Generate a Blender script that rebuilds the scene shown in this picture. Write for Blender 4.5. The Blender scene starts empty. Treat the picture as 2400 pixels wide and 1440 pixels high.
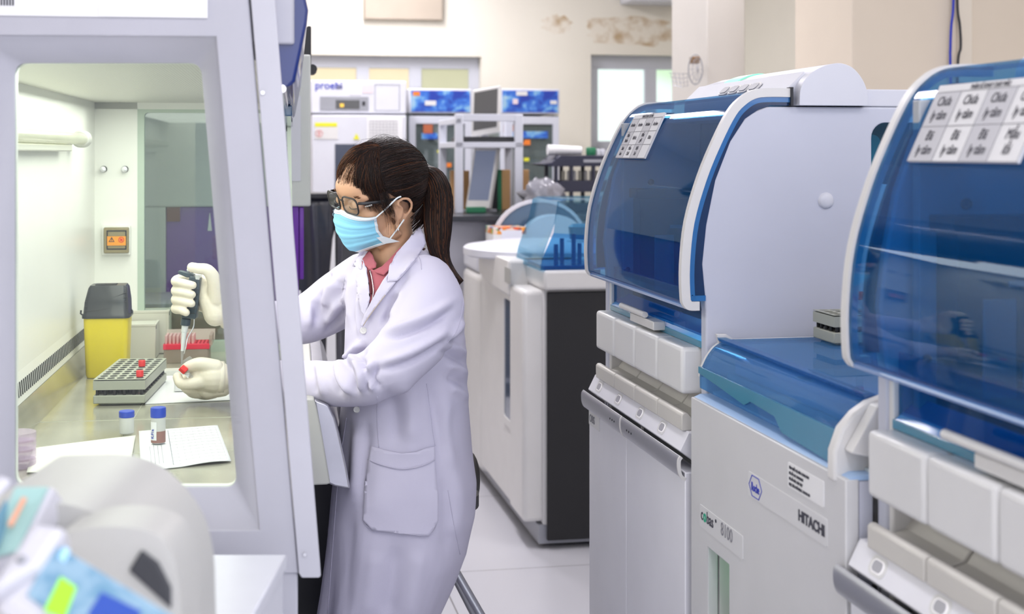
import bpy, bmesh, math, random
import numpy as np
from mathutils import Vector, Matrix, Quaternion, noise
from mathutils.geometry import delaunay_2d_cdt
from mathutils.bvhtree import BVHTree

random.seed(7)
S = bpy.context.scene
COL = S.collection

# ---------------------------------------------------------------- camera
EYE = 1.5                       # lens height above the floor
F, CX, CY = 3333.3, 1200.0, 360.0   # 50 mm lens on 36 mm film, level, shifted down
cam = bpy.data.cameras.new('camera'); cam_o = bpy.data.objects.new('camera', cam); COL.objects.link(cam_o)
cam.lens = 50; cam.sensor_width = 36; cam.sensor_fit = 'HORIZONTAL'
cam.shift_y = -(720 - CY) / 2400.0
cam.clip_start = 0.05; cam.clip_end = 60
cam_o.location = (0, 0, EYE); cam_o.rotation_euler = (math.pi / 2, 0, 0)
cam.dof.use_dof = True; cam.dof.focus_distance = 3.0; cam.dof.aperture_fstop = 4.9
S.camera = cam_o

# ---------------------------------------------------------------- world, exposure
S.view_settings.view_transform = 'Standard'; S.view_settings.look = 'None'
S.view_settings.gamma = 1.0; S.view_settings.use_curve_mapping = False
S.view_settings.exposure = 0.13
w = bpy.data.worlds.new('world'); S.world = w; w.use_nodes = True
w.node_tree.nodes['Background'].inputs[0].default_value = (0.84, 0.86, 1.0, 1)
w.node_tree.nodes['Background'].inputs[1].default_value = 1.05
try:
    S.cycles.use_denoising = True
    S.cycles.max_bounces = 7; S.cycles.diffuse_bounces = 3; S.cycles.glossy_bounces = 3; S.cycles.transparent_max_bounces = 14
    S.cycles.use_adaptive_sampling = True; S.cycles.adaptive_threshold = 0.05
    S.cycles.sample_clamp_indirect = 6.0
    S.cycles.caustics_reflective = False; S.cycles.caustics_refractive = False
except Exception:
    pass

TH_R, TH_H = math.radians(10.87), math.radians(8.7)      # room grid / cabinet grid against the lens axis

def area(name, loc, size, power, color, rot=(0, 0, 0), frame=0.0):
    l = bpy.data.lights.new(name, 'AREA'); l.shape = 'RECTANGLE'; l.size, l.size_y = size
    l.energy = power; l.color = color
    o = bpy.data.objects.new(name, l); COL.objects.link(o)
    v = Matrix.Rotation(frame, 3, 'Z') @ Vector(loc)
    o.location = v; o.rotation_euler = (rot[0], rot[1], rot[2] + frame)
    return o
LW = (1.0, 0.96, 1.0)
for k, (x, y) in enumerate([(0.3, 0.2), (0.3, 2.8), (0.5, 5.2), (0.5, 7.8), (2.3, 0.4), (2.3, 3.4), (2.3, 7.0), (0.9, 8.9)]):
    area('ceiling_light_lamp', (x, y, 3.12), (0.3, 1.2), (2.5 if 1 < y < 5 and x < 1 else 15) if y < 5 else 30, LW, frame=TH_R)
area('window_daylight', (1.3, -1.5, 1.9), (3.0, 2.2), 52, (0.93, 0.94, 1.0), rot=(math.pi/2, 0, 0), frame=TH_R)  # added fill lamp behind the camera, brightens camera-facing sides; no window there
area('cabinet_tube_lamp', (-0.30, 3.0, 1.625), (0.40, 1.7), 8.6, (1.0, 0.985, 0.93), frame=TH_H)

# ---------------------------------------------------------------- helpers
def M2(th): return Matrix.Rotation(th, 4, 'Z')
FR = {'R': TH_R, 'H': TH_H, 'C': 0.0}

def ray(x, y, f):
    u = (x - CX) / F; v = (CY - y) / F; c, s = math.cos(FR[f]), math.sin(FR[f])
    return u * c + s, -u * s + c, v
def onX(x, y, X, f='R'):
    a, b, v = ray(x, y, f); t = X / a; return Vector((X, b * t, EYE + v * t))
def onY(x, y, Y, f='R'):
    a, b, v = ray(x, y, f); t = Y / b; return Vector((a * t, Y, EYE + v * t))
def onZ(x, y, Z, f='R'):
    a, b, v = ray(x, y, f); t = (Z - EYE) / v; return Vector((a * t, b * t, Z))
def atD(x, y, D): return Vector(((x - CX) / F * D, D, EYE + (CY - y) / F * D))

class MB:
    def __init__(s): s.v = []; s.f = []; s.mi = []
    def add(s, vs, fs, m=0):
        n = len(s.v); s.v += [tuple(p) for p in vs]; s.f += [tuple(n + i for i in f) for f in fs]; s.mi += [m] * len(fs); return s
    def box(s, x0, x1, y0, y1, z0, z1, m=0):
        x0, x1 = min(x0, x1), max(x0, x1); y0, y1 = min(y0, y1), max(y0, y1); z0, z1 = min(z0, z1), max(z0, z1)
        return s.add([(x0,y0,z0),(x1,y0,z0),(x1,y1,z0),(x0,y1,z0),(x0,y0,z1),(x1,y0,z1),(x1,y1,z1),(x0,y1,z1)],
            [(3,2,1,0),(4,5,6,7),(0,1,5,4),(1,2,6,5),(2,3,7,6),(3,0,4,7)], m)
    def plate(s, outer, holes, axis, a0, a1, m=0):
        """flat plate with holes; outer/holes are 2-D loops in the two other axes"""
        def P(p, a):
            if axis == 'Y': return (p[0], a, p[1])
            if axis == 'X': return (a, p[0], p[1])
            return (p[0], p[1], a)
        loops = [outer] + list(holes)
        flat = [(float(p[0]), float(p[1])) for l in loops for p in l]; n = len(flat); ed = []; k = 0
        for l in loops:
            ed += [(k + i, k + (i + 1) % len(l)) for i in range(len(l))]; k += len(l)
        r = delaunay_2d_cdt([Vector(p) for p in flat], ed, [], 0, 1e-7)
        def inside(q, l):
            c = False; x, y = q
            for i in range(len(l)):
                (x0, y0), (x1, y1) = l[i-1][:2], l[i][:2]
                if (y0 > y) != (y1 > y) and x < (x1-x0)*(y-y0)/(y1-y0) + x0: c = not c
            return c
        cv = r[0]; tris = []
        for t in r[2]:
            q = ((cv[t[0]].x+cv[t[1]].x+cv[t[2]].x)/3, (cv[t[0]].y+cv[t[1]].y+cv[t[2]].y)/3)
            if inside(q, outer) and not any(inside(q, h) for h in holes): tris.append(t)
        m_ = len(cv)
        s.add([P(p, a0) for p in cv] + [P(p, a1) for p in cv], [tuple(t) for t in tris] + [tuple(i + m_ for i in reversed(t)) for t in tris], m)
        vs = [P(p, a0) for p in flat] + [P(p, a1) for p in flat]; fs = []
        k = 0
        for l in loops:
            L = len(l)
            for i in range(L):
                j = (i + 1) % L; fs.append((k + i, k + j, n + k + j, n + k + i))
            k += L
        return s.add(vs, fs, m)
    def prism(s, poly, axis, a0, a1, m=0): return s.plate(poly, [], axis, a0, a1, m)
    def band(s, prof, axis, a0, a1, th, m=0):
        """a thin sheet following an open 2-D profile, th thick to its left side"""
        n = len(prof); off = offset(prof, th)
        return s.plate(list(prof) + off[::-1], [], axis, a0, a1, m)
    def loft(s, rings, cap=True, closed=True, m=0):
        n = len(rings[0]); vs = [p for r in rings for p in r]; fs = []
        for i in range(len(rings) - 1):
            for j in range(n if closed else n - 1):
                k = (j + 1) % n; fs.append((i*n+j, i*n+k, (i+1)*n+k, (i+1)*n+j))
        if cap and closed:
            fs.append(tuple(range(n))[::-1]); fs.append(tuple((len(rings)-1)*n + j for j in range(n)))
        return s.add(vs, fs, m)
    def tube(s, path, r, n=10, cap=True, m=0, flat=1.0):
        path = [Vector(p) for p in path]; rs = r if hasattr(r, '__len__') else [r] * len(path)
        t0 = (path[1] - path[0]).normalized(); up = Vector((0, 0, 1)) if abs(t0.z) < .9 else Vector((0, 1, 0))
        side = t0.cross(up).normalized(); rings = []
        for i, p in enumerate(path):
            t = (path[min(i+1, len(path)-1)] - path[max(i-1, 0)]).normalized()
            side = (side - t * side.dot(t)).normalized(); b = t.cross(side)
            rings.append([p + (side * math.cos(a) * flat + b * math.sin(a)) * rs[i] for a in (2*math.pi*k/n for k in range(n))])
        return s.loft(rings, cap, m=m)
    def cyl(s, p0, p1, r, n=24, r2=None, m=0): return s.tube([p0, p1], [r, r if r2 is None else r2], n, m=m)
    def lathe(s, prof, c, axis='Z', n=28, m=0):
        rings = []
        for r, h in prof:
            ring = []
            for k in range(n):
                a = 2*math.pi*k/n; x, y = r*math.cos(a), r*math.sin(a)
                ring.append({'Z': (c[0]+x, c[1]+y, c[2]+h), 'Y': (c[0]+x, c[1]+h, c[2]+y), 'X': (c[0]+h, c[1]+x, c[2]+y)}[axis])
            rings.append(ring)
        return s.loft(rings, m=m)
    def ell(s, c, r, n=20, q=None, m=0):
        rings = []; q = q or Matrix.Identity(3)
        for i in range(n // 2 + 1):
            th = math.pi * (0.02 + 0.96 * i / (n // 2)); ring = []
            for k in range(n):
                a = 2*math.pi*k/n
                ring.append(Vector(c) + q @ Vector((r[0]*math.sin(th)*math.cos(a), r[1]*math.sin(th)*math.sin(a), r[2]*math.cos(th))))
            rings.append(ring)
        return s.loft(rings, m=m)
    def xf(s, M):
        s.v = [tuple(M @ Vector(p)) for p in s.v]; return s
    def build(s, name, mat, parent=None, origin=(0,0,0), bevel=0, smooth=35, kind=None, label=None, seg=2):
        me = bpy.data.meshes.new(name)
        O = Vector(origin); me.from_pydata([tuple(Vector(p) - O) for p in s.v], [], s.f)
        mats = mat if isinstance(mat, (list, tuple)) else [mat]
        for m in mats: me.materials.append(m)
        if len(mats) > 1: me.polygons.foreach_set('material_index', s.mi)
        bm = bmesh.new(); bm.from_mesh(me); bmesh.ops.remove_doubles(bm, verts=bm.verts, dist=1e-6)
        bmesh.ops.recalc_face_normals(bm, faces=bm.faces); bm.to_mesh(me); bm.free()
        if smooth:
            me.shade_smooth()
            me.set_sharp_from_angle(angle=math.radians(smooth))
        o = bpy.data.objects.new(name, me); COL.objects.link(o)
        if parent is not None: o.parent = parent
        if bevel:
            b = o.modifiers.new('bevel', 'BEVEL'); b.width = bevel; b.segments = seg; b.limit_method = 'ANGLE'; b.angle_limit = math.radians(40)
            b.harden_normals = False
        if kind: o['kind'] = kind
        if label: o['label'] = label
        return o

def offset(prof, th):
    out = []
    for i, p in enumerate(prof):
        a = prof[max(i-1, 0)]; b = prof[min(i+1, len(prof)-1)]
        dx, dy = b[0]-a[0], b[1]-a[1]; L = math.hypot(dx, dy) or 1
        out.append((p[0] - dy/L*th, p[1] + dx/L*th))
    return out
def rrect(x0, x1, y0, y1, r, k=6):
    pts = []
    for cx, cy, a0 in ((x1-r, y1-r, 0), (x0+r, y1-r, 90), (x0+r, y0+r, 180), (x1-r, y0+r, 270)):
        for i in range(k+1):
            a = math.radians(a0 + 90*i/k); pts.append((cx + r*math.cos(a), cy + r*math.sin(a)))
    return pts
def rpoly(pts, r, k=6):
    """round the corners of a 2-D polygon"""
    out = []; n = len(pts)
    for i in range(n):
        p = Vector(pts[i]); a = (Vector(pts[i-1]) - p); b = (Vector(pts[(i+1) % n]) - p)
        d = min(r, a.length/2, b.length/2); p0 = p + a.normalized()*d; p1 = p + b.normalized()*d
        for j in range(k+1):
            t = j/k; out.append(tuple((1-t)**2*p0 + 2*t*(1-t)*p + t*t*p1))
    return out
def smooth_path(pts, n=6):
    pts = [Vector(p) for p in pts]; out = []
    for i in range(len(pts)-1):
        p0, p1, p2, p3 = pts[max(i-1,0)], pts[i], pts[i+1], pts[min(i+2,len(pts)-1)]
        for k in range(n):
            t = k/n
            out.append(0.5*((2*p1) + (p2-p0)*t + (2*p0-5*p1+4*p2-p3)*t*t + (3*p1-p0-3*p2+p3)*t**3))
    out.append(pts[-1]); return out

def thing(name, label, cat, org=(0,0,0), frame='R', group=None, rz=0.0):
    """Empty at the thing's base; its parts' meshes are given in frame coordinates"""
    o = bpy.data.objects.new(name, None); COL.objects.link(o); o.empty_display_size = 0.05
    o.location = M2(FR[frame]).to_3x3() @ Vector(org); o.rotation_euler = (0, 0, FR[frame] + rz)
    o['label'] = label; o['category'] = cat
    if group: o['group'] = group
    return o
def solo(mb, name, mat, label, cat, org=(0,0,0), frame='R', group=None, bevel=0, smooth=35):
    """a thing that is one mesh"""
    o = mb.build(name, mat, None, org, bevel, smooth)
    o.location = M2(FR[frame]).to_3x3() @ Vector(org); o.rotation_euler = (0, 0, FR[frame])
    o['label'] = label; o['category'] = cat
    if group: o['group'] = group
    return o
def struct(mb, name, mat, frame='R', bevel=0, label=None):
    o = mb.build(name, mat, None, (0,0,0), bevel); o.rotation_euler = (0, 0, FR[frame]); o['kind'] = 'structure'
    if label: o['label'] = label
    return o
def dup(root, dloc_frame, frame='R', label=None, skip=()):
    d = M2(FR[frame]).to_3x3() @ Vector(dloc_frame)
    r = root.copy(); COL.objects.link(r); r.location = root.location + d
    if label: r['label'] = label
    def rec(src, dst):
        for ch in list(src.children):
            if ch.name.split('.')[0] in skip: continue
            c = ch.copy(); COL.objects.link(c); c.parent = dst; rec(ch, c)
    rec(root, r); return r

# ---------------------------------------------------------------- materials
MATS = {}
def mat(name, col=(.8,.8,.8), rough=.5, metal=0, spec=.5, emit=None, es=1.0, var=.0, vscale=8, bump=0, bscale=200, coat=0, trans=0, sss=0):
    m = bpy.data.materials.new(name); m.use_nodes = True; nt = m.node_tree; b = nt.nodes['Principled BSDF']
    b.inputs['Base Color'].default_value = (*col, 1); b.inputs['Roughness'].default_value = rough
    b.inputs['Metallic'].default_value = metal; b.inputs['Specular IOR Level'].default_value = spec
    b.inputs['Coat Weight'].default_value = coat; b.inputs['Transmission Weight'].default_value = trans
    if sss: b.inputs['Subsurface Weight'].default_value = sss; b.inputs['Subsurface Radius'].default_value = (.012,.005,.003)
    if emit: b.inputs['Emission Color'].default_value = (*emit, 1); b.inputs['Emission Strength'].default_value = es
    tc = nt.nodes.new('ShaderNodeTexCoord')
    if var:
        n = nt.nodes.new('ShaderNodeTexNoise'); n.inputs['Scale'].default_value = vscale; n.inputs['Detail'].default_value = 4
        nt.links.new(tc.outputs['Object'], n.inputs['Vector'])
        r = nt.nodes.new('ShaderNodeValToRGB'); r.color_ramp.elements[0].position = .3; r.color_ramp.elements[1].position = .7
        r.color_ramp.elements[0].color = (*[max(0, c*(1-var)) for c in col], 1); r.color_ramp.elements[1].color = (*[min(1, c*(1+var)) for c in col], 1)
        nt.links.new(n.outputs['Fac'], r.inputs['Fac']); nt.links.new(r.outputs['Color'], b.inputs['Base Color'])
    if bump:
        n2 = nt.nodes.new('ShaderNodeTexNoise'); n2.inputs['Scale'].default_value = bscale; n2.inputs['Detail'].default_value = 3
        nt.links.new(tc.outputs['Object'], n2.inputs['Vector'])
        bp = nt.nodes.new('ShaderNodeBump'); bp.inputs['Strength'].default_value = bump; bp.inputs['Distance'].default_value = .002
        nt.links.new(n2.outputs['Fac'], bp.inputs['Height']); nt.links.new(bp.outputs['Normal'], b.inputs['Normal'])
    MATS[name] = m; return m
def glass(name, tint, rough=.02, ior=1.45, refl=1.0, haze=None, hz=.0):
    """thin tinted sheet: see-through tint with a mirror-like coat by Fresnel"""
    m = bpy.data.materials.new(name); m.use_nodes = True; nt = m.node_tree; nt.nodes.clear()
    out = nt.nodes.new('ShaderNodeOutputMaterial'); t = nt.nodes.new('ShaderNodeBsdfTransparent'); t.inputs[0].default_value = (*tint, 1)
    g = nt.nodes.new('ShaderNodeBsdfGlossy'); g.inputs['Roughness'].default_value = rough; g.inputs[0].default_value = (refl, refl, refl, 1)
    lw = nt.nodes.new('ShaderNodeLayerWeight'); lw.inputs['Blend'].default_value = .5
    pw = nt.nodes.new('ShaderNodeMath'); pw.operation = 'POWER'; pw.inputs[1].default_value = 4.0; nt.links.new(lw.outputs['Facing'], pw.inputs[0])
    f0 = ((ior-1)/(ior+1))**2
    fr = nt.nodes.new('ShaderNodeMath'); fr.operation = 'MULTIPLY_ADD'; fr.inputs[1].default_value = .22; fr.inputs[2].default_value = f0; fr.use_clamp = True; nt.links.new(pw.outputs[0], fr.inputs[0])
    mx = nt.nodes.new('ShaderNodeMixShader'); nt.links.new(fr.outputs[0], mx.inputs[0]); nt.links.new(g.outputs[0], mx.inputs[2])
    if haze:
        d = nt.nodes.new('ShaderNodeBsdfDiffuse'); d.inputs[0].default_value = (*haze, 1)
        m2 = nt.nodes.new('ShaderNodeMixShader'); m2.inputs[0].default_value = hz
        nt.links.new(t.outputs[0], m2.inputs[1]); nt.links.new(d.outputs[0], m2.inputs[2]); nt.links.new(m2.outputs[0], mx.inputs[1])
    else: nt.links.new(t.outputs[0], mx.inputs[1])
    nt.links.new(mx.outputs[0], out.inputs[0]); MATS[name] = m; return m

WHITE = mat('white_plastic', (.70,.71,.78), .38, var=.02, bump=.02)
WHITE2 = mat('warm_white_plastic', (.74,.73,.72), .40, var=.02)
SIDEW = mat('lavender_white_panel', (.60,.62,.72), .42, var=.015, bump=.05, bscale=900)
DOORW = mat('cabinet_door_white', (.84,.84,.90), .42, var=.02)
GREYW = mat('hood_grey_paint', (.47,.47,.53), .42, var=.03, bump=.03)
GREY = mat('grey_plastic', (.33,.34,.38), .45, var=.04)
DGREY = mat('dark_grey_plastic', (.045,.047,.055), .55, var=.1)
BLACK = mat('black_plastic', (.012,.013,.018), .45, var=.1)
ALU = mat('brushed_aluminium', (.42,.43,.47), .38, metal=.7, bump=.05)
CHROME = mat('chrome', (.75,.75,.77), .16, metal=1, var=.03)
NAVY = mat('navy_enamel', (.012,.028,.16), .30, coat=.3, var=.05)
BLUE_S = glass('blue_tinted_shield', (.36,.66,.88), .03, 1.42, haze=(.008,.15,.42), hz=.18)
BLUE_L = glass('blue_tinted_lid', (.44,.72,.92), .03, 1.42, haze=(.14,.34,.66), hz=.32)
BLUE_E = mat('blue_acrylic_edge', (.03,.16,.42), .18, var=.05, coat=.3)
BLUE_D = mat('dark_blue_acrylic', (.008,.035,.11), .12, var=.1, coat=.4)
TEAL = mat('teal_acrylic', (.05,.26,.40), .15, var=.05, coat=.3)
LBLUE = mat('pale_blue_plastic', (.40,.58,.85), .35, var=.03)
GLASSC = glass('clear_glass', (.93,.97,.94), .0, 1.38)
STEEL = mat('stainless_steel', (.66,.64,.54), .20, metal=.6, var=.14, vscale=9)
CREAM = mat('cream_card', (.70,.68,.58), .6, var=.02)
PAPER = mat('paper', (.84,.84,.86), .7, var=.01)
INK = mat('printed_ink', (.05,.05,.07), .6, var=.05)
INKG = mat('grey_ink', (.25,.25,.28), .6, var=.05)
INKB = mat('blue_ink', (.01,.03,.45), .5, var=.05)
INTW = mat('cabinet_liner_white', (.94,.94,.88), .35, var=.01)
RED = mat('red_plastic', (.80,.03,.03), .35, var=.05)

def text(body, mat_, parent, M, size, name='lettering', extrude=.0004, align='LEFT', shear=0, bold=0, sx=1.0):
    """lettering as a mesh, M places the text plane (x right, y up, z out)"""
    c = bpy.data.curves.new(name, 'FONT'); c.body = body; c.size = size; c.extrude = extrude; c.align_x = align; c.shear = shear; c.offset = bold
    c.resolution_u = 3
    o = bpy.data.objects.new('tmp', c); COL.objects.link(o)
    dg = bpy.context.evaluated_depsgraph_get(); me = bpy.data.meshes.new_from_object(o.evaluated_get(dg))
    bpy.data.objects.remove(o); me.transform(M @ Matrix.Diagonal((sx, 1, 1, 1))); me.materials.clear(); me.materials.append(mat_); me.name = name
    r = bpy.data.objects.new(name, me); COL.objects.link(r); r.parent = parent
    return r
def textM(origin, ex, ey):
    ex = Vector(ex).normalized(); ey = Vector(ey).normalized(); ez = ex.cross(ey).normalized(); ey = ez.cross(ex)
    M = Matrix((ex, ey, ez)).transposed().to_4x4(); M.translation = Vector(origin); return M

# ================================================================ the room
def wall_mat():
    m = mat('painted_wall', (.90,.86,.76), .75, var=.015, vscale=3); return m
WALL = wall_mat()
# floor tiles
fl = mat('floor_tiles', (.72,.72,.76), .28); nt = fl.node_tree; b = nt.nodes['Principled BSDF']
tc = nt.nodes.new('ShaderNodeTexCoord'); mp = nt.nodes.new('ShaderNodeMapping'); br = nt.nodes.new('ShaderNodeTexBrick')
br.offset = 0; br.inputs['Scale'].default_value = 1.0; br.inputs['Brick Width'].default_value = 1.09; br.inputs['Row Height'].default_value = 1.09
br.inputs['Mortar Size'].default_value = .0028; br.inputs['Mortar Smooth'].default_value = .2
br.inputs['Color1'].default_value = (.66,.66,.71,1); br.inputs['Color2'].default_value = (.63,.63,.68,1); br.inputs['Mortar'].default_value = (.22,.21,.22,1)
mp.inputs['Location'].default_value = (-.70, .41, 0)
nt.links.new(tc.outputs['Object'], mp.inputs[0]); nt.links.new(mp.outputs[0], br.inputs[0]); nt.links.new(br.outputs['Color'], b.inputs['Base Color'])
struct(MB().box(-1.4, 3.6, -1.6, 10.2, -.1, 0), 'floor', fl)
CEIL = mat('ceiling_paint', (.85,.85,.85), .8, var=.01)
struct(MB().box(-1.4, 3.6, -1.6, 10.2, 3.2, 3.3), 'ceiling', CEIL)
LAMP = mat('lamp_diffuser', (.9,.9,.9), .5, emit=LW, es=1.2)
for k, (x, y) in enumerate([(0.3, 0.2), (0.3, 2.8), (0.5, 5.2), (0.5, 7.8), (2.3, 0.4), (2.3, 3.4), (2.3, 7.0), (0.9, 8.9)]):
    t = thing('ceiling_light', 'long fluorescent ceiling fitting above the laboratory floor', 'lamp', (x, y, 3.2), group='fluorescent fittings in the ceiling')
    MB().box(x-.17, x+.17, y-.62, y+.62, 3.15, 3.2).build('lamp_housing', WHITE, t, (x, y, 3.2), .004)
    MB().box(x-.14, x+.14, y-.6, y+.6, 3.135, 3.149).build('diffuser', LAMP, t, (x, y, 3.2))
# walls
YB = 10.0
def hole(x0, x1, y0, y1): a = onY(x0, y1, YB); c = onY(x1, y0, YB); return (a.x, c.x, a.z, c.z)
W1 = hole(560, 1128, 133, 420); W2 = hole(1385, 2100, 137, 350)
struct(MB().plate([(-1.4,0),(3.6,0),(3.6,3.2),(-1.4,3.2)], [[(W1[0],W1[2]),(W1[1],W1[2]),(W1[1],W1[3]),(W1[0],W1[3])], [(W2[0],W2[2]),(W2[1],W2[2]),(W2[1],W2[3]),(W2[0],W2[3])]], 'Y', YB, YB+.2), 'wall_back', WALL)
struct(MB().box(-1.4, -1.25, -1.6, YB, 0, 3.2), 'wall_left', WALL)
struct(MB().box(3.45, 3.6, -1.6, YB, 0, 3.2), 'wall_right', WALL)
# water stains on the back wall: a thin flaking patch with its own outline
st = mat('damp_stain', (.45,.30,.14), .8); nt = st.node_tree; b = nt.nodes['Principled BSDF']
tc = nt.nodes.new('ShaderNodeTexCoord'); n = nt.nodes.new('ShaderNodeTexNoise'); n.inputs['Scale'].default_value = 9; n.inputs['Detail'].default_value = 6
r = nt.nodes.new('ShaderNodeValToRGB'); r.color_ramp.elements[0].position = .45; r.color_ramp.elements[0].color = (.89,.83,.72,1); r.color_ramp.elements[1].position = .66; r.color_ramp.elements[1].color = (.56,.41,.24,1)
nt.links.new(tc.outputs['Object'], n.inputs['Vector']); nt.links.new(n.outputs['Fac'], r.inputs['Fac']); nt.links.new(r.outputs['Color'], b.inputs['Base Color'])
for (x0, x1, y0, y1, sd) in ((1265, 1345, 32, 84, 1), (1350, 1600, 35, 112, 2)):
    rnd = random.Random(sd); pts = []
    a, c = onY(x0, y1, YB), onY(x1, y0, YB); cx_, cz_, rx, rz_ = (a.x+c.x)/2, (a.z+c.z)/2, (c.x-a.x)/2, (c.z-a.z)/2
    for k in range(40):
        an = 2*math.pi*k/40; q = .72 + .28*rnd.random(); pts.append((cx_+rx*q*math.cos(an), cz_+rz_*q*math.sin(an)))
    struct(MB().prism(pts, 'Y', YB-.0012, YB-.0003), 'trim_%d' % sd, st, label='brown damp stain on the back wall')
# windows of the back wall
FRAME = mat('window_frame_white', (.62,.64,.72), .45, var=.02)
PANE1 = mat('frosted_pane_warm', (.20,.18,.13), .6, emit=(.90,.76,.50), es=.82, var=.05)
PANE1b = mat('frosted_pane_green', (.16,.16,.12), .6, emit=(.62,.62,.40), es=.75, var=.05)
def pane_green():
    m = mat('frosted_pane_bright', (.15,.17,.16), .5); nt = m.node_tree; b = nt.nodes['Principled BSDF']
    tc = nt.nodes.new('ShaderNodeTexCoord'); n = nt.nodes.new('ShaderNodeTexNoise'); n.inputs['Scale'].default_value = 1.6; n.inputs['Detail'].default_value = 1
    r = nt.nodes.new('ShaderNodeValToRGB'); r.color_ramp.elements[0].position = .40; r.color_ramp.elements[0].color = (.62,.86,.58,1); r.color_ramp.elements[1].position = .56; r.color_ramp.elements[1].color = (.86,1,.95,1)
    nt.links.new(tc.outputs['Object'], n.inputs['Vector']); nt.links.new(n.outputs['Fac'], r.inputs['Fac']); nt.links.new(r.outputs['Color'], b.inputs['Emission Color']); b.inputs['Emission Strength'].default_value = .95
    return m
PANE2 = pane_green()
def window(idx, W, splits, pane_of, header):
    x0, x1, z0, z1 = W
    fr = MB(); Y = YB + .10
    fr.box(x0, x1, Y, Y+.06, z1-header, z1); fr.box(x0, x1, Y, Y+.06, z0, z0+.06)
    for s in [x0+.03] + splits + [x1-.03]: fr.box(s-.045, s+.045, Y-.01, Y+.06, z0, z1-header*.9)
    o = struct(fr, 'window_%d' % idx, FRAME, bevel=.004)
    MB().box(x0, x1, YB-.02, YB+.19, z0-.03, z0).build('window_sill', FRAME, o)
    ed = [x0] + splits + [x1]
    for i in range(len(ed)-1):
        MB().box(ed[i]+.02, ed[i+1]-.02, Y+.02, Y+.03, z0+.02, z1-header).build('pane', pane_of(i), o)
spl = [onY(850, 200, YB+.1).x, onY(973, 200, YB+.1).x]
window(1, W1, [onY(620,200,YB).x] + spl, lambda i: PANE1 if i < 3 else PANE1b, .085)
window(2, W2, [onY(1524, 200, YB+.1).x, onY(1790,200,YB).x], lambda i: PANE2, .10)
# pillars
p0, p1 = onY(1657, 200, 6.9), onY(1746, 200, 6.9)
struct(MB().box(p0.x, p1.x, 6.9, 7.5, 0, 3.2), 'wall_pillar_1', mat('pillar_paint', (.64,.61,.57), .75, var=.02, vscale=3), bevel=.006)
p0 = onY(1996, 200, 5.4)
struct(MB().box(p0.x, 3.5, 5.4, 6.0, 0, 3.2), 'wall_pillar_2', mat('pillar_paint_beige', (.76,.67,.56), .75, var=.02, vscale=3), bevel=.006)
q = onY(2243, 60, 5.4); q2 = onY(2275, 60, 5.4)
struct(MB().box(q.x, q2.x, 5.385, 5.4, 0, 3.2), 'trim_3', mat('trim_paint_beige', (.80,.73,.63), .7, var=.02), bevel=.003)
a = onY(852, 47, YB); c = onY(1036, -60, YB)
struct(MB().box(a.x, c.x, YB-.06, YB, a.z, c.z), 'trim_4', mat('wall_panel_tan', (.50,.43,.35), .7, var=.03), bevel=.01, label='tan panel high on the back wall')
# ================================================================ tall sample handling module (built once, copied for the near one)
OUTR = [(.855,1.203),(.834,1.204),(.824,1.213),(.820,1.228),(.819,1.29),(.828,1.372),(.853,1.456),(.883,1.526),(.913,1.582),(.938,1.608),(.962,1.621),(.989,1.625),(1.040,1.625)]
OUTR = [tuple(p)[:2] for p in smooth_path([(a, b, 0) for a, b in OUTR], 4)]
SIDE = [(.87,.06),(.87,1.2),(.860,1.29),(.868,1.362),(.885,1.447),(.912,1.52),(.941,1.563),(.968,1.582),(.992,1.590),(1.80,1.591),(1.80,.06)]
YA0, YA1 = 2.58, 3.335
BTN = mat('button_grey', (.42,.42,.46), .35, var=.05); RING = mat('lit_ring', (.9,.9,.9), .4, emit=(1,.93,1), es=.30)
CUPM = mat('cup_beige_grey', (.66,.64,.60), .42, var=.02)
COVM = mat('drawer_cover_white', (.76,.76,.76), .38, var=.02, coat=.1)
GREENL = mat('status_light_green', (.1,.3,.2), .4, emit=(.30,1,.62), es=.9)
BEAM = mat('inner_beam_black', (.012,.014,.02), .5, var=.1)
INW = mat('inner_panel', (.46,.49,.53), .5, var=.03)
INB2 = mat('inner_panel_dark', (.16,.18,.21), .5, var=.03)
INB = mat('inner_floor_dark', (.03,.04,.06), .4, var=.1)

def stadium(cy, cz, w_, h_, k=8):
    """pill outline in 2-D"""
    r = min(w_, h_) / 2; return rrect(cy-w_/2, cy+w_/2, cz-h_/2, cz+h_/2, r*.98, k)

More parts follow.
